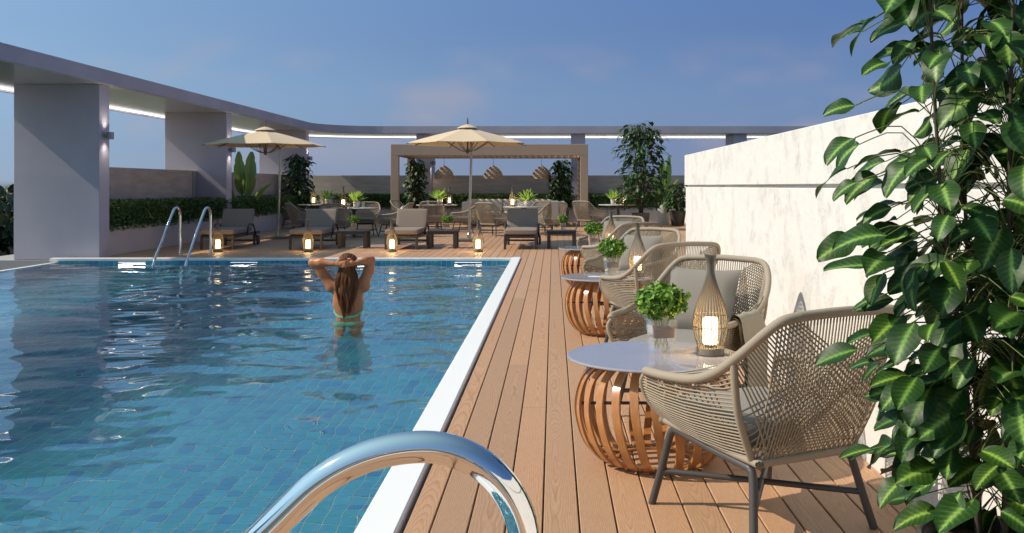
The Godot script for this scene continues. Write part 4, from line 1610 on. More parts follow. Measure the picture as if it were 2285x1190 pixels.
func build_pergola() -> void:
	var t := thing("pergola", "brown flat roofed pergola with louvres over the sofa and pendant lamps", "pergola", Vector3(-1.995, 0, -31.8))
	var hw := 3.075
	var hz := 1.8
	for x in [-hw + 0.12, hw - 0.12]:
		for z in [-hz + 0.12, hz - 0.12]:
			var p := MB.new()
			p.box(Vector3(x, 1.125, z), Vector3(0.24, 2.25, 0.24), 0.008)
			part(t, "post", p, M.pergola_paint)
	for z in [-hz + 0.122, hz - 0.122]:
		var b := MB.new()
		b.box(Vector3(0, 2.426, z), Vector3(hw * 2, 0.35, 0.244), 0.008)
		part(t, "beam", b, M.pergola_paint)
	for x in [-hw + 0.12, hw - 0.12]:
		var b2 := MB.new()
		b2.box(Vector3(x, 2.424, 0), Vector3(0.236, 0.342, hz * 2 - 0.49), 0.006)
		part(t, "beam", b2, M.pergola_paint)
	for k in 27:
		var s := MB.new()
		s.box(Vector3(-2.7 + 0.2077 * k, 2.33, 0), Vector3(0.03, 0.17, hz * 2 - 0.492), 0.004, Basis(Vector3.BACK, 0.5))
		part(t, "louvre", s, M.pergola_paint)
	# pendant lamps: woven half-onion shades
	var first: Node3D
	for k in 3:
		var x := [-3.69, -2.03, -0.40][k] as float
		var at := Vector3(x, 1.55, -32.5)
		if k == 0:
			first = thing("pendant_lamp", "woven dome pendant lamp at the plant corner of the pergola", "pendant lamp", at, 0.0, "woven pendant lamps under the pergola")
			var w := MB.new()
			var prof := curve([Vector3(0.325, 0.0, 0), Vector3(0.318, 0.10, 0), Vector3(0.27, 0.22, 0), Vector3(0.17, 0.33, 0), Vector3(0.055, 0.41, 0), Vector3(0.012, 0.43, 0)], 7)
			for j in prof.size():
				if j % 1 == 0:
					var rg := []
					for e in 25:
						var an := TAU * e / 24.0
						rg.append(Vector3(cos(an) * prof[j].x, prof[j].y + 0.008 * sin(an * 6.0 + j * 1.3), sin(an) * prof[j].x))
					w.tube(rg, 0.0075 if j > 0 else 0.014, 5, false)
			part(first, "woven_shade", w, M.weave_pale)
			var rbm := MB.new()
			for j in 14:
				var pts := []
				for q in prof:
					pts.append(Basis(Vector3.UP, TAU * j / 14.0) * q)
				rbm.tube(pts, 0.008, 5)
			part(first, "ribs", rbm, M.lantern_rattan)
			var cd := MB.new()
			cd.tube([Vector3(0, 0.42, 0), Vector3(0, 0.73, 0)], 0.005, 6)
			part(first, "cord", cd, M.dark_wood)
		else:
			copy(first, at, 0.4 * k, ["", "woven dome pendant lamp in the middle of the pergola", "woven dome pendant lamp nearest the sofa end with the throw"][k])
	# sofa
	var s := thing("sofa", "long beige outdoor sofa under the pergola", "sofa", Vector3(-1.25, 0, -31.9))
	var base := MB.new()
	base.box(Vector3(0, 0.17, 0.02), Vector3(3.3, 0.26, 0.86), 0.02)
	part(s, "base", base, M.sofa_cloth)
	for x in [-0.86, -0.01, 0.84]:
		var c := MB.new()
		c.cushion(Vector3(x, 0.375, 0.06), Vector3(0.84, 0.15, 0.78), 0.04, 0.02)
		part(s, "seat_cushion", c, M.sofa_cloth)
		var c2 := MB.new()
		c2.cushion(Vector3(x, 0.64, -0.30), Vector3(0.84, 0.42, 0.18), 0.05, 0.0)
		part(s, "back_cushion", c2, M.sofa_cloth)
	var bk := MB.new()
	bk.box(Vector3(0, 0.47, -0.47), Vector3(3.3, 0.78, 0.14), 0.03)
	part(s, "backrest", bk, M.sofa_cloth)
	for x in [-1.5, 1.5]:
		var am := MB.new()
		am.box(Vector3(x, 0.44, 0.55), Vector3(0.30, 0.72, 1.9), 0.04)
		part(s, "armrest", am, M.sofa_cloth)


func sconces() -> void:
	var lb := ["up and down wall lamp on the first slab column by the pool", "up and down wall lamp on the second slab column", "up and down wall lamp on the third slab column behind the dark shrub", "wall lamp glowing on the column behind the pergola"]
	var spots := [Vector3(-8.23, 2.22, -17.65), Vector3(-8.23, 2.22, -24.44), Vector3(-8.23, 2.22, -32.2), Vector3(-4.39, 2.12, -34.5)]
	for k in 4:
		var t := thing("wall_sconce", lb[k], "wall lamp", spots[k], 0.0, "up and down wall lamps on the columns")
		var b := MB.new()
		b.box(Vector3(0.02, 0, 0), Vector3(0.04, 0.06, 0.06), 0.004)
		part(t, "bracket", b, M.sconce_metal)
		var c := MB.new()
		c.xf = Transform3D(Basis(), Vector3(0.105, 0, 0))
		c.lathe([Vector2(0.052, -0.06), Vector2(0.065, -0.065), Vector2(0.065, 0.065), Vector2(0.052, 0.06)], 20, true)
		part(t, "shade_body", c, M.sconce_metal)
		for s in [-1.0, 1.0]:
			var g := MB.new()
			g.xf = Transform3D(Basis(), Vector3(0.105, 0.054 * s, 0))
			g.lathe([Vector2(0.0, -0.006), Vector2(0.051, -0.006), Vector2(0.051, 0.006), Vector2(0.0, 0.006)], 16, true)
			part(t, "lamp_lens", g, M.led_glow)
			var l := SpotLight3D.new()
			l.name = "lamp_light"
			l.light_energy = 0.22
			l.light_color = Color(1.0, 0.96, 0.9)
			l.spot_angle = 62.0
			l.spot_angle_attenuation = 1.0
			l.spot_range = 10.0
			l.light_size = 0.04
			l.shadow_enabled = true
			l.position = Vector3(0.105, 0.075 * s, 0)
			l.rotation.x = PI / 2 * s
			t.add_child(l, true)


func tumbler(at: Vector3, label: String) -> void:
	var t := thing("drinking_glass", label, "glass", at, 0.0, "drinking glasses on the dining tables")
	var b := MB.new()
	b.lathe([Vector2(0.0, 0.0), Vector2(0.032, 0.0), Vector2(0.038, 0.13), Vector2(0.036, 0.13), Vector2(0.030, 0.008), Vector2(0.0, 0.008)], 18)
	part(t, "glass", b, M.clear_glass)


func fern(at: Vector3, size: float, label: String, sd: int) -> void:
	rng.seed = sd
	var t := thing("table_fern", label, "potted plant", at, 0.0, "leafy plants on the dining tables")
	var v := MB.new()
	v.lathe([Vector2(0.0, 0.0), Vector2(0.07, 0.0), Vector2(0.09, 0.16), Vector2(0.082, 0.16), Vector2(0.06, 0.13), Vector2(0.0, 0.13)], 20)
	part(t, "pot", v, M.pot_white)
	for k in 46:
		var az := rng.randf() * TAU
		var up := rng.randf_range(0.35, 1.35)
		var d := Vector3(cos(az) * cos(up), sin(up), sin(az) * cos(up))
		var b := MB.new()
		var ln := size * rng.randf_range(0.7, 1.05)
		var side := d.cross(Vector3.UP).normalized()
		for r in 6:
			var f := r / 5.0
			var q := Vector3(0, 0.13, 0) + d * ln * f + Vector3(0, -0.16 * ln * f * f, 0)
			var hw := 0.040 * sin(PI * (0.08 + 0.92 * f)) * (1.3 - 0.5 * f)
			b.p(q - side * hw, Vector3(0, 1, 0) - side * 0.4)
			b.p(q + side * hw, Vector3(0, 1, 0) + side * 0.4)
		for r in 5:
			b.tri(r * 2, r * 2 + 1, r * 2 + 3)
			b.tri(r * 2, r * 2 + 3, r * 2 + 2)
		part(t, "leaf", b, M.fern_leaf if k % 3 else M.fern_leaf_pale)


func dining_table(at: Vector3, r: float, label: String) -> Node3D:
	var t := thing("dining_table", label, "table", at, 0.0, "round dining tables on the far terrace")
	var b := MB.new()
	b.lathe([Vector2(0.0, 0.712), Vector2(r - 0.02, 0.712), Vector2(r, 0.722), Vector2(r, 0.734), Vector2(r - 0.012, 0.742), Vector2(0.0, 0.742)], 40)
	part(t, "table_top", b, M.table_stone)
	var p := MB.new()
	p.lathe([Vector2(0.0, 0.0), Vector2(0.27, 0.0), Vector2(0.27, 0.012), Vector2(0.06, 0.045), Vector2(0.045, 0.09), Vector2(0.045, 0.65), Vector2(0.09, 0.711)], 24)
	part(t, "pedestal", p, M.chair_metal)
	return t


func build_dining() -> void:
	var m := mat("fern_leaf", lin(0.16, 0.33, 0.035), 0.4)
	m.backlight_enabled = true
	m.backlight = lin(0.4, 0.5, 0.1)
	m = mat("fern_leaf_pale", lin(0.30, 0.47, 0.07), 0.4)
	m.backlight_enabled = true
	m.backlight = lin(0.4, 0.5, 0.1)
	var tabs := [Vector3(-5.09, 0, -24.6), Vector3(-7.1, 0, -29.0), Vector3(-3.47, 0, -28.7), Vector3(-0.80, 0, -26.0), Vector3(1.95, 0, -29.0)]
	var rs := [0.6, 0.6, 0.62, 0.56, 0.6]
	var lb := ["round dining table behind the shaded loungers", "round dining table in the hedge corner under the dark shrub", "round dining table by the pergola post near the sunlit lounger", "round dining table in front of the pergola sofa", "round dining table beside the tall potted shrub"]
	for k in 5:
		dining_table(tabs[k], rs[k], lb[k])
	fern(tabs[0] + Vector3(0.07, 0.744, 0.05), 0.40, "bright green leafy plant on the table behind the shaded loungers", 41)
	fern(tabs[1] + Vector3(0.30, 0.744, 0.0), 0.44, "dark fine leaved plant on the table in the hedge corner", 42)
	fern(tabs[2] + Vector3(0.10, 0.744, 0.10), 0.48, "bright green leafy plant on the table by the pergola post", 43)
	fern(tabs[3] + Vector3(0.10, 0.744, 0.0), 0.48, "bright green leafy plant on the table before the sofa", 44)
	fern(tabs[4] + Vector3(-0.15, 0.744, 0.10), 0.44, "bright green leafy plant on the table beside the tall shrub", 45)
	lantern(tabs[0] + Vector3(-0.28, 0.744, 0.0), 1.15, "glowing rattan lantern on the table behind the shaded loungers", "rattan lanterns on the dining tables", 0.16)
	lantern(tabs[1] + Vector3(-0.10, 0.744, 0.1), 1.15, "glowing rattan lantern on the table in the hedge corner", "rattan lanterns on the dining tables", 0.16)
	lantern(tabs[2] + Vector3(0.38, 0.744, 0.1), 1.15, "glowing rattan lantern on the table by the pergola post", "rattan lanterns on the dining tables", 0.16)
	lantern(tabs[3] + Vector3(-0.30, 0.744, 0.12), 1.15, "glowing rattan lantern on the table before the sofa", "rattan lanterns on the dining tables", 0.16)
	lantern(tabs[4] + Vector3(0.18, 0.744, 0.1), 1.15, "glowing rattan lantern on the table beside the tall shrub", "rattan lanterns on the dining tables", 0.16)
	for a in [[0, -0.10, 0.2], [0, 0.28, 0.25], [1, 0.08, 0.25], [1, 0.16, 0.12], [3, -0.12, 0.25], [3, -0.05, 0.12], [3, 0.02, 0.28], [2, -0.25, 0.2]]:
		tumbler(tabs[a[0]] + Vector3(a[1], 0.744, a[2]), ["clear drinking glass on the table behind the shaded loungers", "clear drinking glass on the table in the hedge corner", "clear drinking glass on the table by the pergola post", "clear drinking glass on the table before the sofa"][a[0]])
	var seats := [
		[Vector3(-5.30, 0, -23.75), Vector2(0.12, -1), "woven dining chair with its back to the loungers, behind the dark side table"],
		[Vector3(-6.25, 0, -24.3), Vector2(0.85, -0.5), "woven dining chair in deep shade by the parasol pole"],
		[Vector3(-4.10, 0, -24.75), Vector2(-1, -0.1), "woven dining chair seen from the side, white pillow against its back"],
		[Vector3(-3.42, 0, -27.45), Vector2(0, -1), "woven dining chair behind the lounger with the sunlit backrest"],
		[Vector3(-2.42, 0, -26.7), Vector2(-1, -0.25), "woven dining chair turned sideways beside the sunlit parasol pole"],
		[Vector3(-1.55, 0, -25.2), Vector2(0.55, -0.83), "woven dining chair with sunlit back by the table before the sofa"],
		[Vector3(-0.12, 0, -25.35), Vector2(-0.5, -0.85), "woven dining chair with a throw hung over its back"],
		[Vector3(1.05, 0, -28.0), Vector2(0.6, -0.8), "woven dining chair by the pergola post near the tall shrub"],
		[Vector3(-7.9, 0, -29.5), Vector2(1, 0.3), "woven dining chair in the hedge corner under the dark shrub"],
		[Vector3(-4.4, 0, -29.1), Vector2(1, 0.3), "woven dining chair beside the pergola post"],
		[Vector3(-0.4, 0, -26.95), Vector2(-0.35, 0.9), "woven dining chair facing the pool between table and sofa"],
		[Vector3(-5.0, 0, -25.5), Vector2(0.0, 1.0), "woven dining chair facing the pool behind the shaded table"],
	]
	var made := []
	for s in seats:
		made.append(chair(s[0], s[1], s[2], "woven chairs round the dining tables"))
	var c: Node3D = made[2]
	var b := MB.new()
	b.pillow(Vector3(0, 0.19, 0), 0.44, 0.38, 0.12)
	var t := thing("pillow", "pale pillow on the sideways dining chair", "pillow", in_chair(c, Vector3(0, 0.445, -0.15)), c.rotation.y, "grey pillows on the lounge chairs")
	t.rotation.x = -0.38
	part(t, "cover", b, M.pot_white)
	c = made[6]
	var th := thing("throw_blanket", "pale throw hung over the back of a dining chair", "blanket", in_chair(c, Vector3(0.12, 0.55, -0.44)), c.rotation.y, "throws on the chairs")
	var path := curve([Vector3(0, 0.02, 0.10), Vector3(0, 0.20, 0.075), Vector3(0, 0.325, 0.03), Vector3(0, 0.345, -0.015), Vector3(0, 0.32, -0.06), Vector3(0, 0.10, -0.075), Vector3(0, -0.12, -0.06)], 4)
	part(th, "folded_cloth", strip_cloth(path, Vector3(1, 0, 0), 0.2, 0.014), M.sofa_cloth)


# ---------------------------------------------------------------- plants

func big_leaf(l: float, w: float, droop: float, fold: float, wave: float) -> ArrayMesh:
	# blade along +z from its stalk, broad towards the base, rounded tip
	var b := MB.new()
	var rows := 10
	var cols := 6
	var pts := []
	for r in rows + 1:
		var f := float(r) / rows
		var hw := w * 0.47 * pow(sin(PI * pow(f, 0.95) * 0.98 + 0.02), 0.62)
		var z := l * (f - 0.10 * droop * f * f)
		var yc := -droop * l * 0.42 * f * f + 0.04 * l * f
		for c in cols + 1:
			var u := 2.0 * c / cols - 1.0
			pts.append(Vector3(u * hw, yc + fold * hw * pow(absf(u), 1.4) + wave * l * sin(f * 9.0 + signf(u)) * u * u * 0.05, z))
	for r in rows + 1:
		for c in cols + 1:
			var dr: Vector3 = pts[mini(r + 1, rows) * (cols + 1) + c] - pts[maxi(r - 1, 0) * (cols + 1) + c]
			var dc: Vector3 = pts[r * (cols + 1) + mini(c + 1, cols)] - pts[r * (cols + 1) + maxi(c - 1, 0)]
			var nn := dr.cross(dc)
			if nn.length() < 1e-9:
				nn = Vector3.UP
			b.p(pts[r * (cols + 1) + c], nn, Vector2(float(c) / cols, float(r) / rows))
	for r in rows:
		for c in cols:
			var q := r * (cols + 1) + c
			b.tri(q, q + cols + 1, q + cols + 2)
			b.tri(q, q + cols + 2, q + 1)
	return b.mesh()


var leaf_kinds := []


func foliage_plan(h0: float, h1: float, reach: float, n: int, stems: Array) -> Array:
	# [leaf transform, stalk points] for n leaves round the stems
	var out := []
	for k in n:
		var st: Array = stems[k % stems.size()]
		var f := (k + rng.randf()) / n
		var y := lerpf(h0, h1, f)
		var base := at_len(st, clampf((y - st[0].y) / (st[st.size() - 1].y - st[0].y), 0, 1))
		var az := k * 2.39996 + rng.randfn(0, 0.5)
		var rad := reach * (0.12 + 0.80 * sqrt(rng.randf())) * (1.0 - 0.55 * pow(maxf(0.0, f - 0.55) / 0.45, 1.5))
		var o := Vector3(cos(az), 0, sin(az))
		var rise := rng.randf_range(0.0, 0.14)
		var tip := base + o * rad + Vector3(0, rise, 0)
		var stalk := curve([base, base.lerp(tip, 0.45) + Vector3(0, 0.045 + rise * 0.4, 0), tip], 3)
		var dir := (o + Vector3(rng.randfn(0, 0.35), rng.randf_range(-0.85, 0.05), rng.randfn(0, 0.35))).normalized()
		out.append([tip, dir, stalk])
	return out


func build_front_plant() -> void:
	rng.seed = 77
	for a in [[0.165, 0.112, 0.55, 0.22, 0.6], [0.150, 0.104, 0.9, 0.20, 0.8], [0.178, 0.112, 0.4, 0.26, 0.5], [0.140, 0.098, 0.7, 0.15, 0.9], [0.130, 0.080, 0.5, 0.30, 0.4]]:
		leaf_kinds.append(big_leaf(a[0], a[1], a[2], a[3], a[4]))
	var at := Vector3(1.205, 0, -2.62)
	var t := thing("potted_plant", "tall leafy plant with pale veined leaves in a dark pot beside the white wall", "potted plant", at)
	var p := MB.new()
	p.lathe([Vector2(0.0, 0.0), Vector2(0.145, 0.0), Vector2(0.155, 0.01), Vector2(0.198, 0.325), Vector2(0.203, 0.34), Vector2(0.196, 0.343), Vector2(0.188, 0.338), Vector2(0.180, 0.30), Vector2(0.0, 0.295)], 48)
	part(t, "pot", p, M.pot_dark)
	var so := MB.new()
	so.lathe([Vector2(0.181, 0.302), Vector2(0.09, 0.312), Vector2(0.0, 0.306)], 32)
	part(t, "soil", so, M.soil)
	var stems := []
	for k in 5:
		var a2 := TAU * k / 5.0 + 0.4
		var d := Vector3(cos(a2), 0, sin(a2))
		var lean := rng.randf_range(0.05, 0.17)
		stems.append(curve([d * 0.05 + Vector3(0, 0.28, 0), d * (0.06 + lean * 0.3) + Vector3(0.01, 0.8, 0), d * (0.05 + lean * 0.7) + Vector3(-0.01, 1.3, 0.01), d * (0.05 + lean) + Vector3(0, 2.02, 0)], 4))
	var plan := foliage_plan(0.42, 2.05, 0.31, 720, stems)
	var green := MB.new()
	var shown := 0
	var tones := [M.leaf_big]
	for c in [Color(0.82, 0.88, 0.80), Color(1.0, 0.97, 0.80), Color(0.68, 0.76, 0.72)]:
		var lm: StandardMaterial3D = M.leaf_big.duplicate()
		lm.albedo_color = c
		tones.append(lm)
	var rest := []
	for s in stems:
		var b := MB.new()
		var rr := []
		for k in s.size():
			rr.append(lerpf(0.0085, 0.0035, float(k) / s.size()))
		b.tube(s, rr, 7)
		part(t, "stem", b, M.bark)
	for e in plan:
		var tip: Vector3 = e[0]
		var dir: Vector3 = e[1]
		if at.x + tip.x + dir.x * 0.15 > 1.43 or at.x + tip.x > 1.40:
			# against the wall: turn the leaf to run along it
			var k2 := maxf(0.0, at.x + tip.x - 1.36)
			tip.x -= k2
			dir.x = minf(dir.x, 0.05)
			dir = dir.normalized()
			for q in e[2].size():
				e[2][q].x -= k2 * float(q) / (e[2].size() - 1)
		green.tube(e[2], 0.0017, 4, false)
		var tf := Transform3D(look(dir, Vector3(rng.randfn(-0.30, 0.25), 1, rng.randfn(0.45, 0.3))) * rng.randf_range(0.55, 1.0), tip)
		# the outer leaves towards the terrace are picked out one by one; the rest fill the crown
		if shown < 300 and (tip.z > -0.16 or tip.x < -0.12):
			var o := part(t, "leaf", leaf_kinds[rng.randi() % 5], tones[rng.randi() % 4])
			o.transform = tf
			shown += 1
		else:
			rest.append(tf)
	scatter(t, "inner_leaves", leaf_kinds[1], M.leaf_big, rest)
	part(t, "leaf_stalks", green, M.stem_green)


func shrub(at: Vector3, h: float, reach: float, n: int, label: String, sd: int, pot: bool, base := 0.0) -> void:
	rng.seed = sd
	var t := thing("broadleaf_shrub", label, "shrub", at, 0.0, "dark broadleaf shrubs on the far terrace")
	var stems := []
	for k in 6:
		var a := TAU * k / 6.0 + 0.3 * sd
		var d := Vector3(cos(a), 0, sin(a))
		stems.append(curve([d * 0.05 + Vector3(0, base, 0), d * 0.10 + Vector3(0, base + (h - base) * 0.4, 0), d * rng.randf_range(0.05, reach * 0.45) + Vector3(0, base + (h - base) * rng.randf_range(0.8, 1.0), 0)], 4))
	if pot:
		var p := MB.new()
		p.lathe([Vector2(0.0, 0.0), Vector2(0.2, 0.0), Vector2(0.27, 0.46), Vector2(0.275, 0.5), Vector2(0.255, 0.5), Vector2(0.245, 0.46), Vector2(0.0, 0.45)], 32)
		part(t, "pot", p, M.pot_dark)
	var b := MB.new()
	for s in stems:
		var rr := []
		for k in s.size():
			rr.append(lerpf(0.02, 0.006, float(k) / s.size()))
		b.tube(s, rr, 6)
	var xs := []
	var lower := base + (h - base) * 0.12
	for e in foliage_plan(lower, h - 0.08, reach, n, stems):
		b.tube(e[2], 0.004, 4, false)
		xs.append(Transform3D(look(e[1], Vector3(rng.randfn(0, 0.3), 1, rng.randfn(0, 0.3))) * rng.randf_range(0.85, 1.5), e[0]))
	part(t, "trunk", b, M.bark)
	scatter(t, "crown", leaf_kinds[1], M.leaf_dark, xs)


func banana(at: Vector3, label: String, sd: int, potted: bool, specs: Array, y0: float) -> void:
	rng.seed = sd
	var t := thing("banana_plant", label, "plant", at, 0.0, "banana plants with paddle leaves")
	if potted:
		var p := MB.new()
		p.lathe([Vector2(0.0, 0.0), Vector2(0.19, 0.0), Vector2(0.26, 0.60), Vector2(0.275, 0.66), Vector2(0.255, 0.66), Vector2(0.24, 0.60), Vector2(0.0, 0.58)], 32)
		part(t, "pot", p, M.pot_white)
	for s in specs:
		# [lean x, lean z, stalk top, blade length, blade width, bend]
		var lean := Vector3(s[0], 0, s[1])
		var b := MB.new()
		var foot := Vector3(s[0] * 0.1, y0, s[1] * 0.1)
		var neck := Vector3(s[0] * 0.45, s[2], s[1] * 0.45)
		b.tube(curve([foot, foot.lerp(neck, 0.5) - lean * 0.05, neck], 4), [0.022, 0.022, 0.021, 0.020, 0.018, 0.017, 0.016, 0.015, 0.014], 8)
		part(t, "stalk", b, M.stem_green)
		var l := MB.new()
		var rows := 14
		var cols := 6
		var turn: float = s[6]
		var pts := []
		for r in rows + 1:
			var f := float(r) / rows
			var c: Vector3 = neck + Vector3(0, s[3] * (f - s[5] * f * f * 0.5), 0) + lean * (0.35 * f + s[5] * f * f * 0.9)
			var hw: float = s[4] * 0.5 * pow(sin(PI * pow(f, 0.75) * 0.97 + 0.03), 0.6)
			for cc in cols + 1:
				var u := 2.0 * cc / cols - 1.0
				var tear := 1.0 - (0.16 * absf(u) if (r * 7 + cc * 3) % 5 == 0 and absf(u) > 0.9 else 0.0)
				pts.append(c + Vector3(cos(turn), 0, sin(turn)) * u * hw * tear + Vector3(-sin(turn), 0.0, cos(turn)) * absf(u) * hw * 0.45)
		for r in rows + 1:
			for cc in cols + 1:
				var dr: Vector3 = pts[mini(r + 1, rows) * (cols + 1) + cc] - pts[maxi(r - 1, 0) * (cols + 1) + cc]
				var dc: Vector3 = pts[r * (cols + 1) + mini(cc + 1, cols)] - pts[r * (cols + 1) + maxi(cc - 1, 0)]
				l.p(pts[r * (cols + 1) + cc], dc.cross(dr) if dc.cross(dr).length() > 1e-9 else Vector3.BACK)
		for r in rows:
			for cc in cols:
				var q := r * (cols + 1) + cc
				l.tri(q, q + 1, q + cols + 2)
				l.tri(q, q + cols + 2, q + cols + 1)
		part(t, "leaf", l, M.banana_leaf)


func build_back_plants() -> void:
	var m: StandardMaterial3D = M.leaf_big.duplicate()
	m.resource_name = "leaf_dark"
	m.albedo_color = Color(0.75, 0.78, 0.75)
	M.leaf_dark = m
	shrub(Vector3(2.60, 0, -28.6), 3.15, 0.72, 620, "tall bushy shrub in a pot between the dining table and the white wall", 5, true, 0.45)
	shrub(Vector3(4.05, 0, -31.4), 1.35, 0.5, 200, "low bushy shrub in a pot beside the banana pot", 6, true, 0.45)
	shrub(Vector3(-8.30, 0, -31.35), 2.30, 0.40, 330, "dark shrub growing in the planter at the third column", 7, false, 0.5)
	shrub(Vector3(-4.62, 0, -32.3), 2.18, 0.30, 300, "dark shrub inside the pergola by its shaded post", 8, true, 0.45)
	shrub(Vector3(0.26, 0, -32.3), 2.20, 0.32, 300, "dark shrub inside the pergola by its sunlit post", 9, true, 0.45)
	banana(Vector3(-8.55, 0, -26.7), "banana plant with broad upright leaves growing from the long hedge", 3, false, [[-0.16, 0.05, 1.05, 1.30, 0.36, 0.15, 0.15], [0.20, 0.0, 1.0, 1.35, 0.38, 0.15, -0.2], [-0.62, 0.1, 0.95, 0.95, 0.22, 0.5, 0.6], [0.60, 0.1, 0.85, 0.75, 0.20, 0.6, -0.8], [0.02, -0.2, 0.95, 1.0, 0.28, 0.2, 1.2]], 0.5)
	banana(Vector3(3.72, 0, -32.4), "banana plant with upright leaves in a white pot", 4, true, [[-0.05, 0.0, 1.05, 1.20, 0.28, 0.1, 0.1], [0.18, 0.0, 1.10, 1.28, 0.26, 0.1, -0.3], [-0.35, 0.1, 1.0, 0.75, 0.24, 0.3, 0.5], [0.42, 0.1, 0.95, 0.7, 0.24, 0.35, -0.5], [0.1, 0.2, 0.9, 0.6, 0.22, 0.4, 0.2]], 0.58)


# ---------------------------------------------------------------- the bather

func blob(b: MB, bones: Array, cell: float, k: float) -> void:
	# tapered capsules joined smoothly, meshed as surface nets into b; bone: [from, to, radius from, radius to, depth scale]
	var lo := Vector3.ONE * 1e9
	var hi := -lo
	for e in bones:
		for q in 2:
			var r: float = e[2 + q] + 0.04
			lo = lo.min(e[q] - Vector3.ONE * r)
			hi = hi.max(e[q] + Vector3.ONE * r)
	var nx := int((hi.x - lo.x) / cell) + 2
	var ny := int((hi.y - lo.y) / cell) + 2
	var nz := int((hi.z - lo.z) / cell) + 2
	var s := PackedFloat32Array()
	s.resize(nx * ny * nz)
	for e in bones:
		var a: Vector3 = e[0]
		var c: Vector3 = e[1]
		var r0: float = e[2]
		var r1: float = e[3]
		var zs: float = e[4] if e.size() > 4 else 1.0
		var m := maxf(r0, r1) + 3.0 / k
		var p0 := ((a.min(c) - Vector3.ONE * m - lo) / cell).floor()
		var p1 := ((a.max(c) + Vector3.ONE * m - lo) / cell).ceil()
		var ab := c - a
		ab.z /= zs
		var l2 := maxf(ab.length_squared(), 1e-8)
		for iz in range(maxi(0, int(p0.z)), mini(nz, int(p1.z) + 1)):
			for iy in range(maxi(0, int(p0.y)), mini(ny, int(p1.y) + 1)):
				for ix in range(maxi(0, int(p0.x)), mini(nx, int(p1.x) + 1)):
					var q := lo + Vector3(ix, iy, iz) * cell - a
					q.z /= zs
					var t := clampf(q.dot(ab) / l2, 0.0, 1.0)
					var d := (q - ab * t).length() - lerpf(r0, r1, t)
					if d < 3.0 / k * 2.0:
						s[(iz * ny + iy) * nx + ix] += exp(-k * d)
	# inside where the sum is over 1
	var idx := {}
	var first := b.v.size()
	var off := [0, 1, nx, nx + 1, nx * ny, nx * ny + 1, nx * ny + nx, nx * ny + nx + 1]
	var ed := [[0, 1], [2, 3], [4, 5], [6, 7], [0, 2], [1, 3], [4, 6], [5, 7], [0, 4], [1, 5], [2, 6], [3, 7]]
	for iz in nz - 1:
		for iy in ny - 1:
			for ix in nx - 1:
				var c0 := (iz * ny + iy) * nx + ix
				var mask := 0
				for q in 8:
					if s[c0 + off[q]] > 1.0:
						mask |= 1 << q
				if mask == 0 or mask == 255:
					continue
				var sum := Vector3.ZERO
				var n := 0
				for e2 in ed:
					var i0: int = e2[0]
					var i1: int = e2[1]
					if ((mask >> i0) & 1) != ((mask >> i1) & 1):
						var f0 := -log(maxf(s[c0 + off[i0]], 1e-9))
						var f1 := -log(maxf(s[c0 + off[i1]], 1e-9))
						var t2 := clampf(f0 / (f0 - f1), 0.0, 1.0)
						sum += Vector3(i0 & 1, (i0 >> 1) & 1, i0 >> 2).lerp(Vector3(i1 & 1, (i1 >> 1) & 1, i1 >> 2), t2)
						n += 1
				idx[c0] = b.p(lo + (Vector3(ix, iy, iz) + sum / n) * cell, Vector3.UP)
	var nor := PackedVector3Array()
	nor.resize(b.v.size() - first)
	var step := [1, nx, nx * ny]
	for c1 in idx:
		for ax in 3:
			var s0: bool = s[c1] > 1.0
			var s1: bool = s[c1 + step[ax]] > 1.0
			if s0 == s1:
				continue
			var u: int = step[(ax + 1) % 3]
			var w: int = step[(ax + 2) % 3]
			if not (idx.has(c1 - u) and idx.has(c1 - w) and idx.has(c1 - u - w)):
				continue
			var q := [idx[c1], idx[c1 - u], idx[c1 - u - w], idx[c1 - w]]
			if not s0:
				q.reverse()
			b.tri(q[0], q[1], q[2])
			b.tri(q[0], q[2], q[3])
			var nn := (b.v[q[1]] - b.v[q[0]]).cross(b.v[q[2]] - b.v[q[0]])
			for e3 in q:
				nor[e3 - first] += nn
	for k2 in nor.size():
		b.n[first + k2] = nor[k2].normalized()


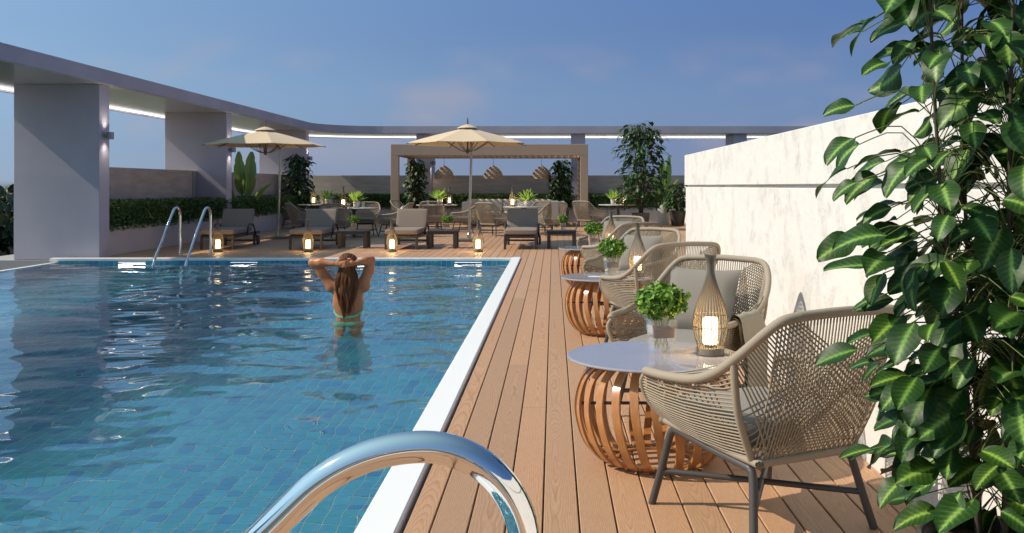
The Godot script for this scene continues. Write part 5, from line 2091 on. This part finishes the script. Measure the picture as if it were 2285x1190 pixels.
func build_person() -> void:
	rng.seed = 12
	var t := thing("person", "person in a green bikini standing in the pool, hands raised to long brown hair", "person", Vector3(-2.115, FLOOR_Y + 0.007, -9.93))
	var B := MB.new()
	var V := func(x: float, y: float, z: float) -> Vector3: return Vector3(x, y, z)
	var body := [
		[V.call(0, 1.335, 0.0), V.call(0, 1.19, 0.0), 0.138, 0.146, 0.66],
		[V.call(-0.085, 1.34, 0.02), V.call(-0.085, 1.22, 0.02), 0.060, 0.062, 0.9],
		[V.call(0.085, 1.34, 0.02), V.call(0.085, 1.22, 0.02), 0.060, 0.062, 0.9],
		[V.call(0, 1.20, 0.0), V.call(0, 1.03, 0.0), 0.136, 0.118, 0.70],
		[V.call(0, 1.03, 0.0), V.call(0, 0.88, 0.01), 0.110, 0.150, 0.74],
		[V.call(-0.160, 1.375, 0.01), V.call(0.165, 1.385, 0.01), 0.058, 0.058, 0.95],
		[V.call(0, 1.37, 0.01), V.call(0, 1.51, -0.005), 0.056, 0.046],
		[V.call(-0.072, 1.235, -0.085), V.call(-0.072, 1.215, -0.085), 0.052, 0.055],
		[V.call(0.072, 1.235, -0.085), V.call(0.072, 1.215, -0.085), 0.052, 0.055],
		[V.call(-0.075, 0.86, 0.05), V.call(-0.075, 0.84, 0.05), 0.085, 0.088],
		[V.call(0.075, 0.86, 0.05), V.call(0.075, 0.84, 0.05), 0.085, 0.088],
		[V.call(-0.088, 0.86, 0.0), V.call(-0.085, 0.48, -0.005), 0.088, 0.052],
		[V.call(0.088, 0.86, 0.0), V.call(0.085, 0.48, -0.005), 0.088, 0.052],
		[V.call(-0.085, 0.48, -0.005), V.call(-0.083, 0.33, 0.012), 0.050, 0.052],
		[V.call(0.085, 0.48, -0.005), V.call(0.083, 0.33, 0.012), 0.050, 0.052],
		[V.call(-0.083, 0.33, 0.012), V.call(-0.082, 0.075, 0.01), 0.050, 0.032],
		[V.call(0.083, 0.33, 0.012), V.call(0.082, 0.075, 0.01), 0.050, 0.032],
		[V.call(-0.082, 0.04, 0.03), V.call(-0.092, 0.028, -0.15), 0.035, 0.022],
		[V.call(0.082, 0.04, 0.03), V.call(0.092, 0.028, -0.15), 0.035, 0.022],
		# arms raised, elbows out
		[V.call(-0.165, 1.385, 0.005), V.call(-0.270, 1.515, 0.0), 0.060, 0.049],
		[V.call(-0.265, 1.515, 0.0), V.call(-0.362, 1.622, 0.01), 0.048, 0.040],
		[V.call(-0.362, 1.622, 0.01), V.call(-0.265, 1.628, 0.055), 0.041, 0.042],
		[V.call(-0.265, 1.628, 0.055), V.call(-0.105, 1.620, 0.125), 0.041, 0.026],
		[V.call(0.155, 1.395, 0.005), V.call(0.205, 1.54, -0.03), 0.060, 0.049],
		[V.call(0.205, 1.54, -0.03), V.call(0.222, 1.642, -0.05), 0.047, 0.040],
		[V.call(0.222, 1.642, -0.05), V.call(0.18, 1.642, 0.03), 0.037, 0.036],
		[V.call(0.18, 1.642, 0.03), V.call(0.095, 1.625, 0.130), 0.035, 0.024],
	]
	blob(B, body, 0.0135, 70.0)
	# head with jaw, nose, brow and ears, on a finer grid
	var head := [
		[V.call(0, 1.625, 0.012), V.call(0, 1.605, 0.0), 0.082, 0.082],
		[V.call(0, 1.60, -0.03), V.call(0, 1.545, -0.045), 0.066, 0.042],
		[V.call(0, 1.60, -0.098), V.call(0, 1.578, -0.106), 0.007, 0.012],
		[V.call(-0.03, 1.622, -0.085), V.call(0.03, 1.622, -0.085), 0.012, 0.012],
		[V.call(-0.018, 1.545, -0.083), V.call(0.018, 1.545, -0.083), 0.010, 0.010],
		[V.call(-0.084, 1.61, 0.0), V.call(-0.084, 1.58, -0.005), 0.012, 0.009],
		[V.call(0.084, 1.61, 0.0), V.call(0.084, 1.58, -0.005), 0.012, 0.009],
		[V.call(0, 1.55, 0.0), V.call(0, 1.47, 0.005), 0.050, 0.047],
	]
	blob(B, head, 0.006, 130.0)
	# hands: palm, four fingers and a thumb closing on the gathered hair
	for s in [-1.0, 1.0]:
		var w := Vector3(-0.105, 1.620, 0.125) if s < 0 else Vector3(0.095, 1.625, 0.130)
		var hand := [[w, w + Vector3(-s * 0.030, -0.004, 0.012), 0.022, 0.026, 0.75], [w + Vector3(-s * 0.030, -0.004, 0.012), w + Vector3(-s * 0.060, -0.006, 0.020), 0.027, 0.028, 0.62]]
		for f in 4:
			var ln: float = [0.9, 1.0, 0.95, 0.75][f]
			var y: float = 0.024 - 0.0165 * f
			var k0 := w + Vector3(-s * 0.066, y, 0.022)
			var k1 := k0 + Vector3(-s * 0.030 * ln, -0.003, 0.010)
			var k2 := k1 + Vector3(-s * 0.020 * ln, -0.006, -0.010)
			var k3 := k2 + Vector3(-s * 0.006 * ln, -0.006, -0.016)
			hand.append([k0, k1, 0.0088, 0.0082])
			hand.append([k1, k2, 0.0082, 0.0075])
			hand.append([k2, k3, 0.0075, 0.0066])
		hand.append([w + Vector3(-s * 0.020, 0.018, 0.012), w + Vector3(-s * 0.048, 0.044, 0.006), 0.0115, 0.0098])
		hand.append([w + Vector3(-s * 0.048, 0.044, 0.006), w + Vector3(-s * 0.074, 0.046, -0.004), 0.0095, 0.0075])
		blob(B, hand, 0.0034, 260.0)
	part(t, "body", B, M.skin)
	# hair: a cap, a gathered fall, and many strands
	var H := MB.new()
	var hair := [
		[V.call(0, 1.632, 0.020), V.call(0, 1.610, 0.028), 0.086, 0.084],
		[V.call(0, 1.60, 0.05), V.call(0.005, 1.50, 0.075), 0.066, 0.056],
		[V.call(-0.035, 1.52, 0.075), V.call(-0.050, 1.33, 0.115), 0.040, 0.034, 0.8],
		[V.call(0.035, 1.52, 0.075), V.call(0.055, 1.33, 0.112), 0.042, 0.036, 0.8],
		[V.call(0.005, 1.50, 0.085), V.call(0.012, 1.30, 0.125), 0.052, 0.046, 0.75],
		[V.call(0.012, 1.30, 0.125), V.call(0.028, 1.14, 0.112), 0.046, 0.026, 0.7],
		[V.call(-0.045, 1.34, 0.115), V.call(-0.020, 1.20, 0.115), 0.034, 0.018, 0.8],
		[V.call(0.0, 1.62, 0.115), V.call(0.0, 1.56, 0.125), 0.026, 0.030],
	]
	blob(H, hair, 0.008, 110.0)
	var locks := []
	for k in 13:
		locks.append([-1.0 + 2.0 * k / 12.0 + rng.randf_range(-0.06, 0.06), rng.randf() * TAU, rng.randf_range(1.08, 1.33), rng.randf_range(0.018, 0.045), rng.randf_range(-0.004, 0.02)])
	for k in 234:
		var lk: Array = locks[k % 13]
		var a: float = clampf(lk[0] + rng.randfn(0, 0.055), -1.0, 1.0)
		var pts := []
		var rad := []
		var ph: float = lk[1] + rng.randfn(0, 0.25)
		var endy: float = lk[2] + rng.randfn(0, 0.03)
		var out: float = lk[4] + rng.randf_range(-0.004, 0.008)
		for j in 12:
			var f := j / 11.0
			var y: float
			var x: float
			var z: float
			if f < 0.35:
				var g := f / 0.35
				var an := lerpf(2.1, -0.55, g)
				var rr: float = 0.096 * sqrt(1.0 - 0.80 * a * a)
				y = 1.626 + rr * sin(an)
				z = 0.020 + rr * cos(an)
				x = a * lerpf(0.092, 0.068, g)
			else:
				var g2 := (f - 0.35) / 0.65
				y = lerpf(1.626 + 0.096 * sqrt(1.0 - 0.80 * a * a) * sin(-0.55), endy, g2)
				x = a * lerpf(0.066, 0.125, sin(PI * minf(1.0, g2 * 1.05)) * 0.85) * lerpf(1.0, 0.60, g2 * g2) + 0.02 * g2 +  lk[3] * sin(g2 * 6.5 + ph) * g2
				z = lerpf(0.020 + 0.082 * sqrt(1.0 - 0.80 * a * a), 0.158 - 0.030 * a * a, sin(PI * minf(1.0, g2 * 1.2) * 0.5) * (1.0 - 0.2 * g2)) + 0.006 * sin(g2 * 9.0 + ph * 2.0)
			pts.append(Vector3(x, y, z + out))
			rad.append(lerpf(0.0050, 0.0014, f * f))
		H.tube(pts, rad, 5)
	part(t, "hair", H, M.hair)
	# bikini: band, ties and cups; briefs
	var K := MB.new()
	var ringp := []
	for k in 41:
		var an2 := TAU * k / 40.0
		ringp.append(Vector3(0.1465 * cos(an2), 1.082 - 0.012 * sin(an2) + 0.05 * pow(absf(cos(an2)), 3.0), 0.112 * sin(an2) - 0.002))
	for dy in [-0.006, 0.0, 0.006]:
		var rp := []
		for q in ringp:
			rp.append(q + Vector3(0, dy, 0))
		K.tube(rp, 0.0045, 6, false)
	blob(K, [[V.call(-0.075, 1.235, -0.092), V.call(-0.080, 1.215, -0.092), 0.053, 0.058], [V.call(0.075, 1.235, -0.092), V.call(0.080, 1.215, -0.092), 0.053, 0.058]], 0.008, 150.0)
	blob(K, [[V.call(-0.125, 1.20, -0.06), V.call(-0.138, 1.15, -0.02), 0.022, 0.016], [V.call(0.125, 1.20, -0.06), V.call(0.138, 1.15, -0.02), 0.022, 0.016]], 0.006, 150.0)
	part(t, "bikini_top", K, M.bikini)
	var K2 := MB.new()
	blob(K2, [[V.call(-0.07, 0.875, 0.052), V.call(-0.06, 0.845, 0.055), 0.088, 0.085], [V.call(0.07, 0.875, 0.052), V.call(0.06, 0.845, 0.055), 0.088, 0.085], [V.call(0, 0.88, 0.0), V.call(0, 0.83, -0.02), 0.146, 0.09, 0.78]], 0.011, 80.0)
	part(t, "bikini_bottom", K2, M.bikini)
	for s2 in [-1.0, 1.0]:
		var E := MB.new()
		E.xf = Transform3D(Basis(), Vector3(0.031 * s2, 1.605, -0.083))
		E.lathe([Vector2(0.0, -0.011), Vector2(0.008, -0.008), Vector2(0.011, 0.0), Vector2(0.008, 0.008), Vector2(0.0, 0.011)], 12)
		part(t, "eye", E, M.pot_white)


# ---------------------------------------------------------------- putting it together

func build_lounge_row() -> void:
	prepare_chair()
	rng.seed = 30
	var tn := ["coffee table with bentwood slat base standing between the chair with a throw and the chair by the tall plant", "middle coffee table of the row, glass top on a bentwood slat ball", "last coffee table of the row, towards the dark side tables"]
	tn[0] = "coffee table with bentwood slat base beside the chair with the throw"
	var near := ["rope lounge chair in front of the tall veined plant, its back to the tall plant", "rope lounge chair at the middle coffee table, back turned to the chair with the throw", "rope lounge chair at the last coffee table, without pillow"]
	var far := ["rope lounge chair with grey pillow and a throw over its arm", "rope lounge chair with grey pillow facing the middle coffee table", "rope lounge chair with grey pillow facing the last coffee table"]
	var pil := ["grey pillow on the chair with the throw", "grey pillow on the chair facing the middle coffee table", "grey pillow on the chair facing the last coffee table"]
	var lan := ["glowing rattan lantern on the coffee table by the throw", "glowing rattan lantern on the middle coffee table", "glowing rattan lantern on the last coffee table"]
	var gp := ["leafy green plant in a square glass on the coffee table by the throw", "leafy green plant in a square glass on the middle coffee table", "leafy green plant in a square glass on the last coffee table"]
	for k in 3:
		var z := -4.57 - 3.95 * k
		coffee_table(Vector3(0.48, 0, z), tn[k])
		chair(Vector3(0.82 + [0.0, 0.015, -0.01][k], 0, z + 0.78), Vector2(-0.46 + [0.0, 0.06, -0.05][k], -0.89), near[k], "rope lounge chairs by the white wall")
		var c := chair(Vector3(0.78 + [0.0, -0.012, 0.02][k], 0, z - 0.96), Vector2(-0.559 + [0.0, -0.05, 0.06][k], 0.829), far[k], "rope lounge chairs by the white wall")
		scatter_pillow(c, pil[k])
		if k == 0:
			throw_over(c, "taupe throw folded over the arm of a rope chair", 1.0)
		lantern(Vector3(0.745, 0.502, z + 0.0), 1.0, lan[k], "rattan lanterns on the coffee tables", 0.10)
		glass_plant(Vector3(0.52, 0.502, z - 0.06), 1.0, gp[k], "small plants in square glasses", 200 + k)


func _ready() -> void:
	rng.seed = 1
	light_and_lens()
	make_materials()
	build_ground()
	build_deck()
	build_pool()
	build_frame()
	build_walls()
	build_hedges()
	build_far_trees()
	build_pergola()
	build_lounge_row()
	build_ladders()
	build_person()
	build_front_plant()
	build_back_plants()
	build_loungers()
	umbrella(Vector3(-6.70, 0, -22.4), Vector3(-0.02, 0, -1.30), "cream parasol by the hedge, its pole among the shaded loungers")
	umbrella(Vector3(-1.92, 0, -21.55), Vector3(0.0, 0, -1.05), "cream parasol over the sunlit loungers in front of the pergola")
	sconces()
	build_dining()
